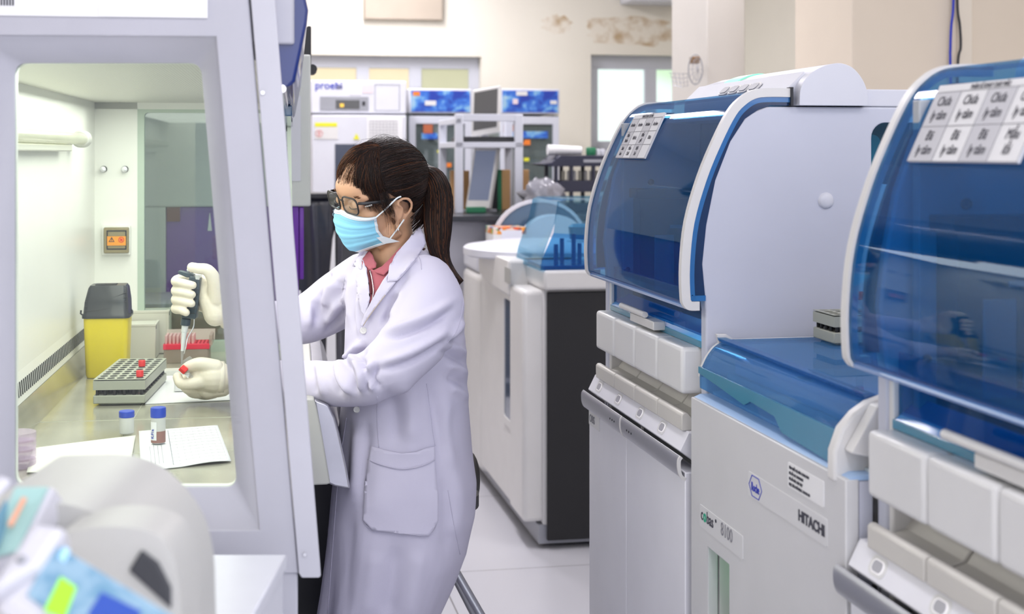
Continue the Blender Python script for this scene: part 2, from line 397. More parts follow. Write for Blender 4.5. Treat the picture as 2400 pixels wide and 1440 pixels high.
def tall_module():
    y0, y1 = YA0, YA1
    t = thing('sample_sorter_module', 'tall white analyser module with curved blue hood, labelled OBS, standing at the far end', 'laboratory machine', (.87, y0, 0), 'R', 'tall blue-hooded analyser modules')
    O = (.87, y0, 0)
    win = rrect(1.207, 1.345, 1.440, 1.560, .03)
    # carcass
    MB().plate(SIDE, [win], 'Y', y0, y0+.03).build('side_panel', SIDEW, t, O, .011, seg=4)
    MB().plate(SIDE, [win], 'Y', y1-.03, y1).build('side_panel', SIDEW, t, O, .006)
    MB().box(.875, .915, y0+.031, y0+.045, .06, 1.2).build('corner_post', WHITE2, t, O, .003)
    MB().box(.872, .915, y1-.045, y1-.031, .06, 1.2).build('corner_post', WHITE2, t, O, .003)
    b = MB(); b.box(.905, 1.78, y0+.03, y1-.03, .06, 1.125); b.box(1.0, 1.80, y0+.03, y1-.03, 1.572, 1.590); b.box(1.77, 1.80, y0+.03, y1-.03, 1.125, 1.59)
    b.build('carcass', INW, t, O)
    MB().box(1.19, 1.80, y0+.004, y1, 1.591, 1.625).build('rear_duct', WHITE, t, O, .003)
    MB().box(.9, 1.75, y0+.06, y1-.06, 0, .06).build('plinth', DGREY, t, O)
    MB().lathe([(.001,-.008),(.006,-.0078),(.011,-.0065),(.0148,-.0035),(.0165,.001)], (1.112, y0, 1.409), 'Y', 40).build('cap', WHITE, t, O, smooth=60)
    MB().plate(rrect(1.20,1.352,1.433,1.567,.034), [], 'Y', y0+.012, y0+.016).build('side_window', glass('teal_window', (.36,.80,.90), .04, 1.5), t, O)
    # inside
    b = MB(); b.box(1.30, 1.32, y0+.03, y1-.03, 1.125, 1.572); b.build('inner_wall', INW, t, O)
    MB().box(.895, 1.085, y1-.075, y1-.055, 1.13, 1.572).build('inner_panel', INW, t, O, .002)
    MB().box(1.09, 1.29, y1-.068, y1-.055, 1.13, 1.572).build('inner_panel', INB2, t, O, .002)
    MB().box(.918, 1.29, y1-.135, y1-.077, 1.13, 1.395).build('gantry_box', BEAM, t, O, .002)
    MB().box(.908, 1.29, y1-.145, y1-.077, 1.396, 1.418).build('gantry_beam', BEAM, t, O, .002)
    MB().box(.952, 1.0, y1-.141, y1-.136, 1.18, 1.31).build('gripper', GREY, t, O, .003)
    MB().box(1.0, 1.20, y1-.139, y1-.136, 1.325, 1.333).box(1.0, 1.20, y1-.139, y1-.136, 1.28, 1.286).box(1.02, 1.20, y1-.139, y1-.136, 1.19, 1.23).build('gripper_rail', GREY, t, O) if False else None
    MB().box(.99, 1.20, y1-.139, y1-.136, 1.325, 1.333).build('gripper_rail', GREY, t, O)
    MB().box(1.01, 1.20, y1-.139, y1-.136, 1.19, 1.225).build('gripper_rail', GREY, t, O)
    MB().ell((.962, y1-.078, 1.432), (.008,.008,.008), 16).build('inner_knob', BEAM, t, O)
    MB().ell((.905, y1-.078, 1.225), (.006,.006,.006), 12).build('inner_knob', BEAM, t, O)
    MB().box(.90, .915, y0+.05, y1-.08, 1.13, 1.145).build('inner_sill', INW, t, O, .002)
    MB().plate(rrect(1.13, 1.268, 1.463, 1.538, .018), [], 'Y', y0+.09, y0+.10).build('inner_cover', INW, t, O)
    # shield: curved tinted sheet + white ribs at both ends
    prof = OUTR
    sh = MB().band(offset(prof, -.004), 'Y', y0+.012, y1-.012, -.004).build('hood_shield', BLUE_S, t, O)
    for ya, yb, nm in ((y0-.008, y0+.008, 'shield_rib'), (y1-.012, y1+.006, 'shield_rib')):
        MB().band(prof, 'Y', ya, yb, -.017).build(nm, WHITE2, sh, O, .004, seg=3)
    MB().tube([(.834, y0+.01, 1.209), (.834, y1-.01, 1.209)], .005, 8).build('shield_lip', mat('shield_lip_blue', (.20,.33,.62), .2, coat=.4) if 'shield_lip_blue' not in MATS else MATS['shield_lip_blue'], sh, O)
    # tinted end cheek between rib and side panel
    inner = offset(prof, -.0165)
    MB().band(inner[6:], 'Y', y0-.005, y0+.006, -.0105).build('shield_edge', BLUE_E, sh, O)
    MB().box(.8365, .868, y0-.005, y0+.006, 1.2205, 1.231).build('shield_edge', BLUE_E, sh, O)
    cheek = offset(prof, -.026)[7:]
    MB().plate(cheek + [(1.04, 1.592), (.998, 1.592), (.974,1.584), (.947,1.566), (.918,1.523), (.888,1.449), (.870,1.364), (.862,1.29), (.868, 1.226)], [], 'Y', y0-.0015, y0+.004).build('end_cheek', BLUE_D, sh, O)
    MB().plate(cheek + [(1.04, 1.592), (.998, 1.592), (.974,1.584), (.947,1.566), (.918,1.523), (.888,1.449), (.870,1.364), (.862,1.29), (.868, 1.226)], [], 'Y', y1-.014, y1-.006).build('end_cheek', BLUE_D, sh, O)
    MB().box(1.036, 1.041, y0-.012, y0+.01, 1.592, 1.627).build('gasket', BLACK, sh, O)
    # canopy
    ca = [(1.050,1.592),(1.052,1.622),(1.062,1.642),(1.085,1.661),(1.112,1.671),(1.135,1.673),(1.158,1.665),(1.177,1.645),(1.188,1.620),(1.190,1.592)]
    ca = [tuple(p)[:2] for p in smooth_path([(a, b, 0) for a, b in ca], 5)]
    rings = []
    for yy, k in ((y0-.02,1),(y0+.2,1),(y0+.4,1),(y1-.16,1),(y1-.09,.95),(y1-.04,.78),(y1-.012,.5),(y1-.004,.25)):
        rings.append([(1.12+(a-1.12)*min(1,k+.15), yy, 1.592+(c-1.592)*k) for a, c in ca])
    c_o = MB().loft(rings).build('canopy', WHITE, t, O, .002, smooth=50)
    # front slope joining shield top and canopy, with keys and light
    MB().prism([(1.037,1.592),(1.037,1.624),(1.056,1.642),(1.075,1.66),(1.08,1.592)], 'Y', y0+.012, y1-.10).build('canopy_front', WHITE, c_o, O, .003)
    n = Vector((-1, 0, 1)).normalized()
    for k in range(4):
        yc = y0 + .215 + k*.060
        M = textM((1.0485, yc, 1.6365), (0, -1, 0), (.72, 0, .70))
        for s_, dz, mm, nm in ((1.0, .001, WHITE2, 'key_ring'), (.72, .003, BTN, 'key')):
            mb = MB().prism(rrect(-.027*s_, .027*s_, -.013*s_, .013*s_, .011*s_), 'Z', 0, dz+.0015); mb.xf(M); mb.build(nm, mm, c_o, O)
    g = [(a-.0008 if a < 1.12 else a, c+.0012) for a, c in ca if .3 <= (c-1.592)/.081]
    MB().band([p for p in g if p[0] < 1.15], 'Y', y1-.36, y1-.27, .002).build('status_light', GREENL, c_o, O)
    # lower fixed window with handle
    lw = MB().box(.880, .884, y0+.03, y1-.045, 1.128, 1.23).build('lower_window', BLUE_S, t, O)
    MB().box(.870, .905, y0+.03, y1-.045, 1.126, 1.140).build('window_sill_strip', TEAL, lw, O, .002)
    MB().prism([(.872,1.140),(.908,1.140),(.908,1.168)], 'Y', y0+.03, y1-.05).build('inner_ledge', mat('ledge_blue', (.06,.28,.62), .25) if 'ledge_blue' not in MATS else MATS['ledge_blue'], lw, O)
    MB().cyl((.845, y1-.24, 1.158), (.845, y1-.43, 1.158), .0065, 14).build('handle', WHITE2, lw, O)
    MB().box(.845, .872, y1-.49, y1-.31, 1.132, 1.150).build('handle_plate', WHITE2, lw, O, .002)
    # four drawers
    n4 = 4; W = (y1-.035-(y0+.045))/n4
    for k in range(n4):
        a = y0+.045+k*W; b_ = a+W-.0055
        d = MB().box(.836, .905, a, b_, 1.036, 1.126).build('drawer', COVM, t, O, .008, seg=3)
        sc = [(.836,.966),(.836,.996),(.840,1.0),(.848,1.0),(.856,.991),(.872,.985),(.890,.990),(.902,1.006),(.906,1.04),(.93,1.04),(.93,.966)]
        MB().prism(sc, 'Y', a, b_).build('drawer_grip', CUPM, d, O, .004, seg=2)
    MB().box(.905,.93,y0+.03,y1-.03,.96,1.13).build('drawer_back', DGREY, t, O)
    # key strip
    ks = MB().prism([(.846,.966),(.828,.930),(.852,.912),(.905,.912),(.905,.966)], 'Y', y0+.03, y1+.004).build('key_strip', DOORW, t, O, .002)
    for k in range(4):
        yc = y0 + .045 + (k+.5)*W + (-.055 if k else -.03)
        yc = [3.262, 3.09, 2.915, 2.755][k]
        M = textM((.8375, yc, .948), (0, -1, 0), (.018, 0, .036))
        for s_, dz, mm, nm in ((1.0, .0012, COVM, 'key_surround'), (.68, .0018, RING, 'key_ring'), (.56, .0026, BTN, 'key')):
            mb = MB().prism(rrect(-.024*s_, .024*s_, -.0135*s_, .0135*s_, .0125*s_), 'Z', 0, dz); mb.xf(M); mb.build(nm, mm, ks, O)
    # open tray with ribbed back
    rb = MB()
    for k in range(9): rb.box(.894, .899, y0+.03, y1-.005, .80+k*.0125, .809+k*.0125)
    rb.box(.899,.905,y0+.03,y1-.005,.79,.915).build('ribbed_back', GREY, t, O)
    MB().box(.868,.872,y1-.012,y1-.004,.78,.93).build('end_plate', GREY, t, O)
    MB().box(.852,.856,(y0+y1)/2-.004,(y0+y1)/2+.004,.80,.93).build('divider_rod', WHITE2, t, O)
    # two lower doors, each with a curved pull lip
    ym = 3.0
    for a, b_ in ((y0+.004, ym-.0015), (ym+.0015, y1+.03)):
        d = MB().box(.830, .866, a, min(b_, y1-.001), .085, .895).build('cabinet_door', DOORW, t, O, .002)
        lip = [(.831,.880),(.822,.886),(.817,.900),(.817,.918),(.822,.926)]
        lip = [tuple(p)[:2] for p in smooth_path([(p[0],p[1],0) for p in lip], 4)]
        MB().band(lip, 'Y', a+.002, b_-.002, -.003).build('pull_lip', ALU, d, O, .001)
        MB().band(offset(lip,.001), 'Y', a, a+.006, -.006).build('lip_end_cap', WHITE2, d, O)
        dots = MB()
        for k in range(3):
            yy = (b_-.05-k*.018) if a < ym-.1 else (a+.05+k*.018)
            dots.cyl((.8155, yy, .906), (.8172, yy, .906), .0022, 8)
        dots.build('vent_hole', BLACK, d, O)
    return t
T_A = tall_module()
OA = (.87, YA0, 0)
dY = -1.492
T_C = dup(T_A, (0, dY, 0), 'R', 'tall white analyser module with curved blue hood, nearest the camera, bearing the Vietnamese sign')
# OBS plate (only on the far one)
def plate_label(parent, O, X, y_hi, y_lo, z0, z1, name='name_plate', m=None, th=.0012, r=.003):
    o = MB().plate(rrect(y_lo, y_hi, z0, z1, r), [], 'X', X-th, X).build(name, m or DOORW, parent, O); return o
def lt(parent, O, X, y, z, body, size, m, bold=0, sx=1.0, align='LEFT', shear=0, name='lettering'):
    return text(body, m, parent, textM((X-O[0], y-O[1], z-O[2]), (0,-1,0), (0,0,1)), size, name, align=align, bold=bold, sx=sx, shear=shear)
PL = mat('label_plate_pale', (.72,.72,.73), .3, var=.01)
a, c = onX(1384, 1000, .83), onX(1405, 1003, .83)
pl = plate_label(T_A, OA, .83, a.y+.012, c.y-.004, .848, .884, m=PL)
lt(pl, OA, .8283, a.y+.004, .856, 'OBS', .026, INKG, sx=1.05)

# sign plates on the two shields
def sign(mod, O, yl, yr, z0, z1, x0, x1, rows, title, nm):
    s_ = MB()
    ex = Vector((0,-1,0)); ey = Vector((x1-x0, 0, z1-z0)); Wd = yl-yr; Hd = ey.length
    M = textM((x0-.006, yl, z0), ex, ey); Mi = M.copy(); Mi.translation = M.translation - Vector(O)
    s_.prism([(0,0),(Wd,0),(Wd,Hd),(0,Hd)], 'Z', -.004, 0).xf(M)
    root = s_.build('sign_board', PAPER, mod, O, label='white laminated sign with grey and white cells')
    th = Hd*.10; rh = (Hd-th)/len(rows)
    greyc = MATS.get('sign_grey') or mat('sign_grey', (.56,.56,.60), .5, var=.01)
    for ri, row in enumerate(rows):
        n = len(row)
        for ci, tx in enumerate(row):
            x_, y_ = Wd*ci/n, Hd-th-rh*(ri+1)
            if (ci % 2 == 0) ^ (len(row) == 4 and ri == 1 and ci == 3 and False):
                MB().box(x_, x_+Wd/n, y_, y_+rh, .0001, .0004).xf(M).build('shaded_cell', greyc, root, O)
            ls = tx.split('\n')
            for li, l in enumerate(ls):
                sz = rh*.39
                text(l, INK, root, Mi @ Matrix.Translation((x_+Wd/n/2, y_+rh*(.60-.40*li) if len(ls) > 1 else y_+rh*.4, .0008)), sz, 'lettering', .0002, 'CENTER', shear=.15 if nm else 0, sx=.84)
    text(title, INK, root, Mi @ Matrix.Translation((Wd/2, Hd-th*.85, .0008)), th*.85, 'lettering', .0002, 'CENTER', sx=.8)
    ln = MB()
    for ri in range(len(rows)+1): ln.box(0, Wd, Hd-th-rh*ri-.0004, Hd-th-rh*ri+.0004, .0004, .0007)
    for ci in range(len(rows[0])+1): ln.box(Wd*ci/len(rows[0])-.0003, Wd*ci/len(rows[0])+.0003, 0, Hd-th, .0004, .0007)
    ln.xf(M).build('ruling', INKG, root, O)
OC = (.87, YA0+dY, 0)
sign(T_C, OC, 1.745, 1.475, 1.490, 1.590, .872, .919, [['Chưa\nly tâm']*4, ['Đã\nly tâm']*3 + ['Mẫu\nlỗi']], 'PHÂN SỐ KHAY CHẠY MẪU', 1)
sign(T_A, OA, 3.225, 2.985, 1.490, 1.590, .872, .919, [['Archive']*4, ['Mẫu\nBuồn', 'HbA1c', 'Mẫu\ngửi', 'Khác'], ['Sinh\nhóa', 'Mẫu\nChờ', 'Nội\nTrú', '']], 'PHÂN SỐ KHAY LƯU MẪU', 0)

# ================================================================ low middle module
YM0, YM1 = 1.858, 2.548
OM = (.83, YM0, 0)
T_M = thing('tube_input_module', 'low white analyser module with sloping blue lid between the two tall modules', 'laboratory machine', OM, 'R')
FW = mat('front_panel_white', (.68,.68,.69), .35, var=.02, coat=.1)
sy0, sy1 = 2.338, 2.452
MB().plate([(YM0,.06),(YM1,.06),(YM1,1.045),(YM0,1.045)], [[(sy0,.66),(sy1,.66),(sy1,.845),(sy0,.785)] if False else [(sy0,.60),(sy1,.60),(sy1,.79),(sy0,.79)]], 'X', .83, .850).build('front_panel', FW, T_M, OM, .002)
MB().plate([(.8505,.06),(.87,.06),(.87,1.042),(.8505,1.042)], [], 'Y', YM0-.0, YM0+.02).build('end_panel', SIDEW, T_M, OM)
cb = MB().box(.95, 1.75, YM0+.02, YM1-.004, .06, 1.06).box(.85, .95, YM0+.02, sy0-.006, .06, 1.044).box(.85,.95,sy1+.006,YM1-.004,.06,1.044).box(.85,.95,YM0+.02,YM1-.004,.80,1.044).box(.85,.95,YM0+.02,YM1-.004,.06,.59)
cb.build('cabinet', WHITE2, T_M, OM)
MB().box(.9, 1.7, YM0+.05, YM1-.05, 0, .06).build('plinth', DGREY, T_M, OM)
MB().prism([(.832,1.043),(.848,1.050),(.872,1.050),(.872,1.043)], 'Y', YM0+.001, YM1).build('top_edge', LBLUE, T_M, OM)
MB().prism([(.872,1.04),(.872,1.054),(.90,1.056),(.90,1.09),(1.74,1.09),(1.74,1.04)], 'Y', YM0+.004, YM1-.002).build('top_deck', mat('deck_pale', (.62,.70,.74), .4, var=.02), T_M, OM)
nb = MB().box(.852,.94,sy0,sy0+.001,.6,.79).box(.852,.94,sy1-.001,sy1,.6,.79).box(.852,.94,sy0,sy1,.598,.60)
nb.build('indicator_niche', WHITE2, T_M, OM)
GL2 = mat('green_lit_panel', (.3,.7,.4), .4, emit=(.06,.62,.20), es=.9)
MB().box(.94,.945,sy0,sy1,.60,.79).build('niche_back', GREYW, T_M, OM)
MB().box(.925,.935,sy0+.055,sy1-.01,.70,.79).box(.925,.935,sy0+.002,sy0+.036,.70,.79).build('green_indicator', GL2, T_M, OM)
MB().box(.90,.925,sy0+.038,sy0+.052,.60,.79).build('niche_post', WHITE2, T_M, OM)
# lid
LP = [(.846,1.062),(.846,1.088),(.851,1.103),(.863,1.125),(.880,1.142),(.905,1.150),(.95,1.151),(1.75,1.151)]
LP = [tuple(p)[:2] for p in smooth_path([(p[0],p[1],0) for p in LP], 4)]
lid = MB().band(LP, 'Y', YM0+.055, YM1-.004, -.004).build('blue_lid', BLUE_L, T_M, OM)
MB().band(LP[1*4-1:], 'Y', YM1-.004, YM1+.006, -.010).build('lid_trim', WHITE2, lid, OM, .002)
sk = [(YM0+.055,1.050),(2.13,1.058),(2.16,1.078),(2.27,1.083),(2.30,1.072),(2.44,1.083),(YM1-.004,1.09),(YM1-.004,1.102),(YM0+.055,1.102)]
MB().plate(sk, [], 'X', .843, .847).build('lid_skirt', TEAL, lid, OM)
EC = [(.825,1.035),(.826,1.078),(.838,1.110),(.858,1.132),(.88,1.146),(.905,1.154),(.94,1.156),(.94,1.10),(.90,1.09),(.885,1.07),(.88,1.04)]
MB().prism(EC, 'Y', YM0+.030, YM0+.055).build('lid_end', WHITE2, lid, OM, .005, seg=3)
MB().prism([(.84,1.08),(.88,1.146),(1.0,1.15),(1.0,1.04),(.885,1.07)], 'Y', YM0+.004, YM0+.03).build('lid_hinge', WHITE2, lid, OM, .003)
# things under the lid
dk = MB().box(.905, .965, YM0+.07, YM1-.03, 1.09, 1.118).box(.99,1.15,YM0+.1,YM0+.3,1.09,1.12).box(1.2,1.5,YM0+.06,YM1-.1,1.09,1.115)
dk.build('key_ledge', LBLUE, T_M, OM, .003)
for yc in (2.265, 2.035):
    MB().prism(rrect(.925,.950, yc-.03, yc+.03, .012), 'Z', 1.118, 1.1195).build('key_surround', WHITE, T_M, OM)
    MB().prism(rrect(.930,.945, yc-.018, yc+.018, .007), 'Z', 1.1195, 1.121).build('key', BTN, T_M, OM)
# plates and lettering on the front panel
X = .83
def fy(x, y): return onX(x, y, X)
a, c = fy(1757, 1130), fy(1938, 1240)
p = plate_label(T_M, OM, X, a.y+.004, c.y-.002, .934, .974, m=PL)
hx = MB(); cy_, cz_ = a.y-.030, .954
hexo = [(cy_+.030, cz_), (cy_+.016, cz_+.0175), (cy_-.016, cz_+.0175), (cy_-.030, cz_), (cy_-.016, cz_-.0175), (cy_+.016, cz_-.0175)]
hexi = [(cy_+(q[0]-cy_)*.93, cz_+(q[1]-cz_)*.92) for q in hexo]
hx.plate(hexo, [hexi], 'X', X-.0018, X-.0010).build('hexagon_outline', INKB, p, OM)
lt(p, OM, X-.0016, cy_, cz_-.008, 'Roche', .0205, INKB, align='CENTER', sx=.70, bold=.0001)
lt(p, OM, X-.0016, c.y+.103, .9475, 'HITACHI', .0225, INK, bold=.0008, sx=1.12)
a, c = fy(1643, 1200), fy(1741, 1295)
p = plate_label(T_M, OM, X, a.y+.004, c.y-.002, .818, .858, m=PL)
wd = a.y - c.y
GRN = mat('green_ink', (.0,.35,.20), .5, var=.05)
lt(p, OM, X-.0016, a.y-.004, .833, 'c', .030, INK, sx=.95, bold=.0002)
lt(p, OM, X-.0016, a.y-.018, .833, 'o', .030, GRN, sx=.95, bold=.0010)
lt(p, OM, X-.0016, a.y-.036, .833, 'bas', .030, INK, sx=.95, bold=.0002)
lt(p, OM, X-.0016, a.y-.083, .846, '®', .009, INK)
lt(p, OM, X-.0016, a.y-.113, .833, '8100', .033, INKG, sx=.92)
a, c = fy(1848, 1105), fy(1932, 1180)
p = plate_label(T_M, OM, X, a.y, c.y, .988, 1.026, m=PAPER)
for k, l in enumerate(['TÊN THIẾT BỊ: MÁY COBAS 8100', 'MÃ SỐ LAB: XN0000000', 'MÃ SỐ MÁY: MÁY ĐẸP', 'MỤC ĐÍCH SỬ DỤNG: XN HH-MD']):
    lt(p, OM, X-.0016, a.y-.006, 1.017-.0085*k, l, .0062, INK, sx=.86)
# ================================================================ tube racks
RACKM = mat('rack_grey_green', (.42,.43,.36), .5, var=.03); RACKH = mat('rack_hole_dark', (.008,.008,.01), .6, var=.1)
CLEAR = glass('clear_tube_plastic', (.86,.87,.88), .05, 1.4, haze=(.8,.8,.8), hz=.2)
def rack(label, M, nx, ny, px, py, frame_rot, cat='tube rack', H1=.030, gap=.028, H2=.028, bands=False):
    """two-deck rack: lower tray, posts, drilled top deck; M places its near-left base corner"""
    t = bpy.data.objects.new('tube_rack', None); COL.objects.link(t); t.matrix_world = M; t['label'] = label; t['category'] = cat
    W, D = nx*px+.008, ny*py+.008
    holes = []
    for i in range(nx):
        for j in range(ny):
            cx_, cy_ = .004+px*(i+.5), .004+py*(j+.5)
            holes.append([(cx_+.41*px*math.cos(2*math.pi*k/16), cy_+.38*py*math.sin(2*math.pi*k/16)) for k in range(16)])
    MB().box(0, W, 0, D, .004, H1).box(.01,W-.01,.01,D-.01,0,.004).build('lower_tray', RACKM, t, (0,0,0), .002)
    z0 = H1+gap
    outer = [(0,0),(W,0),(W,D),(0,D)]
    MB().plate(outer, holes, 'Z', z0+H2-.001, z0+H2).build('top_deck', RACKM, t)
    MB().plate(outer, [[(.003,.003),(W-.003,.003),(W-.003,D-.003),(.003,D-.003)]], 'Z', z0, z0+H2-.003).build('deck_rim', RACKM, t)
    cupm = MB()
    for h in holes:
        cx_ = sum(p[0] for p in h)/16; cy_ = sum(p[1] for p in h)/16
        cupm.prism(h, 'Z', z0+H2-.0035, z0+H2-.0014); cupm.lathe([(.001, z0-.008), (.28*px, z0-.008), (.34*px, z0+H2-.004)], (cx_, cy_, 0), n=10)
    cupm.build('tube_socket', RACKH, t)
    ps = MB()
    for i in range(nx+1):
        for yy in (.006, D-.006): ps.cyl((.004+px*i if 0<i<nx else (.008 if i==0 else W-.008), yy, H1), (.004+px*i if 0<i<nx else (.008 if i==0 else W-.008), yy, z0), .0035, 8)
    for j in range(1, ny):
        for xx in (.006, W-.006): ps.cyl((xx, .004+py*j, H1), (xx, .004+py*j, z0), .0035, 8)
    ps.build('post', RACKH, t)
    return t, z0+H2
def capped_tube(label, p, group=None, frame='H', Hc=.085, r=.0065, liquid=None):
    t = thing('sample_tube', label, 'test tube', p, frame, group)
    MB().lathe([(.001,0),(r*.7,.001),(r,.006),(r,Hc)], p).build('tube_body', CLEAR, t, p)
    MB().lathe([(r*.96,Hc-.006),(r*1.28,Hc-.004),(r*1.3,Hc+.007),(r*1.2,Hc+.009),(.001,Hc+.009)], p, n=20).build('red_cap', RED, t, p, .0005)
    MB().lathe([(.001,.001),(r*.8,.006),(r*.85,.025),(.001,.025)], p).build('sample', mat('blood_sample', (.15,.01,.02), .3) if 'blood_sample' not in MATS else MATS['blood_sample'], t, p)
    return t
# rack on the blue lid beside the near module
pr = onZ(1950, 812, 1.1515, 'R')
Mr = M2(TH_R) @ Matrix.Translation((pr.x+.004, pr.y-.0, 1.1515))
rack('grey tube rack standing on the blue lid beside the near tall module', Mr, 5, 4, .022, .022, 0, H1=.024, gap=.010, H2=.022)
lp = (pr.x+.012+.022*3.5-.008, pr.y+.004+.022*1.5, 1.1515+.034)
capped_tube('red-capped tube standing in the rack on the blue lid', (pr.x+.070, pr.y+.037, 1.1865), None, 'R', .05)
# ================================================================ biosafety cabinet
ZS = .95           # work surface height
YP = 2.09          # near side panel (cabinet frame)
YF = 4.02          # far side wall inner face
XBK = -.54         # liner back wall
OB = (-.2, YP, 0)
hood = thing('biosafety_cabinet', 'large grey biosafety cabinet with lit white interior and glazed side window', 'biosafety cabinet', OB, 'H')
def hp(x, y, Y=YP): v = onY(x, y, Y, 'H'); return (v.x, v.z)
SEAM = [(583,-60),(700,1342)]
outer = [hp(-420,-150), hp(578,-150), hp(583,0), hp(700,1345), hp(-420,1345)]
rec_o = [hp(-70,82), hp(506,86), hp(608,1243), hp(-70,1250)]
rec_i = rpoly([hp(20,143), hp(466,143), hp(553,1160), hp(20,1160)], .018, 6)
MB().plate(outer, [rec_o], 'Y', YP, YP+.012).build('side_panel', GREYW, hood, OB, .002)
# sloping reveal between panel and pane
rim = []
ro_c = [Vector(p) for p in rec_o]
# match corners: rpoly order follows the given corners, k+1 points each
rv = MB(); inner_r = [(p[0], YP+.045, p[1]) for p in rec_i]; outer_r = []
for i in range(4):
    for j in range(7): outer_r.append((rec_o[i][0], YP+.004, rec_o[i][1]))
rv.loft([outer_r, inner_r, [(p[0], YP+.055, p[1]) for p in rec_i]], cap=False)
rv.build('window_reveal', GREYW, hood, OB, smooth=20)
MB().plate([hp(-420,-150), hp(560,-150), hp(680,1300), hp(-420,1300)], [rec_i], 'Y', YP+.056, YP+.07).build('inner_panel', INTW, hood, OB)
MB().plate(rpoly([hp(12,136), hp(474,136), hp(561,1168), hp(12,1168)], .018, 6), [], 'Y', YP+.046, YP+.050).build('side_window', GLASSC, hood, OB)
# sloping front strip
st_ = [hp(583,-60), hp(640,-60), hp(752,1348), hp(748,1352), hp(706,1352), hp(700,1342)]
MB().prism(st_, 'Y', YP-.006, YP+.05).build('sash_rail', mat('sash_rail_grey', (.53,.53,.59), .4, var=.02), hood, OB, .004, seg=3)
sc = MB()
for (x_, y_) in ((616,218),(714,1297)):
    q = hp(x_, y_); sc.cyl((q[0], YP-.009, q[1]), (q[0], YP-.006, q[1]), .0028, 12)
sc.build('screw', CHROME, hood, OB)
# base below the side panel
bb = [hp(-420,1350), hp(698,1350), hp(698,2550), hp(-420,2550)]
MB().box(hp(-420,0)[0], hp(698,1350)[0], YP+.004, YF+.06, .03, hp(0,1350)[1]).build('base_cabinet', GREYW, hood, OB, .003)
MB().box(hp(698,1350)[0], .10, 3.36, YF+.04, .03, .80).build('footwell_panel', BLACK, hood, OB)  # black box standing in for the shade under the hood
# feet
ft = MB()
for xx in (-.65, -.05):
    for yy in (YP+.1, YF-.05): ft.cyl((xx, yy, 0), (xx, yy, .03), .03)
ft.build('foot', BLACK, hood, OB)
XF = hp(690,1180)[0]
# work surface
ws = MB(); ws.box(XBK, XF, YP+.07, YF, ZS-.012, ZS)
ws.build('work_surface', STEEL, hood, OB)
seam = MB(); seam.box(-.33, -.3285, YP+.07, YF, ZS, ZS+.0006)
for yy in (2.68, 3.02): seam.box(XBK, XF, yy, yy+.0018, ZS, ZS+.0006)
seam.build('surface_seam', mat('seam_pale', (.6,.6,.5), .4, metal=.5), hood, OB)
MB().box(XBK+.02, XF, YP+.07, YF, ZS-.10, ZS-.013).build('drain_pan', GREYW, hood, OB)
# liner back wall with sloping slotted foot
MB().box(XBK-.012, XBK, YP+.07, YF+.01, ZS+.05, 1.66).build('back_liner', INTW, hood, OB)
MB().prism([(XBK, ZS+.056), (XBK+.006, ZS+.056), (XBK, ZS+.118)], 'Y', YP+.07, YF).build('slotted_foot', INTW, hood, OB)
MB().prism([(XBK, ZS), (XBK+.026, ZS), (XBK+.026, ZS+.001), (XBK+.0065, ZS+.055), (XBK, ZS+.055)], 'Y', YP+.07, YF).build('steel_upstand', STEEL, hood, OB)
sl = MB(); k = 0; yy = YP+.1
ya_ = YP+.12
while ya_ < YF-.02:
    sl.add([(XBK+.0055, ya_, ZS+.070), (XBK+.0055, ya_+.008, ZS+.070), (XBK+.0028, ya_+.008, ZS+.098), (XBK+.0028, ya_, ZS+.098)], [(0,1,2,3)])
    ya_ += .021
slo = sl.build('air_slot', mat('slot_dark', (.05,.05,.045), .7), hood, OB, smooth=0, kind='stuff')
sd = slo.modifiers.new('t', 'SOLIDIFY'); sd.thickness = .0012; sd.offset = 0
# ceiling: perforated diffuser
pf = mat('perforated_diffuser', (.72,.72,.64), .45); nt = pf.node_tree; b = nt.nodes['Principled BSDF']
tc = nt.nodes.new('ShaderNodeTexCoord'); mp = nt.nodes.new('ShaderNodeMapping'); mp.inputs['Scale'].default_value = (125, 125, 125); mp.inputs['Rotation'].default_value = (0,0,.78)
vo = nt.nodes.new('ShaderNodeTexVoronoi'); vo.inputs['Scale'].default_value = 1; vo.inputs['Randomness'].default_value = 0
r = nt.nodes.new('ShaderNodeValToRGB'); r.color_ramp.elements[0].position = .26; r.color_ramp.elements[0].color = (.42,.42,.37,1); r.color_ramp.elements[1].position = .34; r.color_ramp.elements[1].color = (.80,.80,.72,1)
nt.links.new(tc.outputs['Object'], mp.inputs[0]); nt.links.new(mp.outputs[0], vo.inputs['Vector']); nt.links.new(vo.outputs['Distance'], r.inputs[0]); nt.links.new(r.outputs[0], b.inputs['Base Color'])
MB().box(XBK, -.03, YP+.07, YF, 1.64, 1.66).build('ceiling_diffuser', pf, hood, OB)
MB().box(XBK-.02, .0, YP+.02, YF+.08, 1.66, 2.2).build('top_housing', GREYW, hood, OB, .004)
MB().box(XBK-.06, XBK-.013, YP+.02, YF+.08, .86, 2.2).build('rear_housing', GREYW, hood, OB)
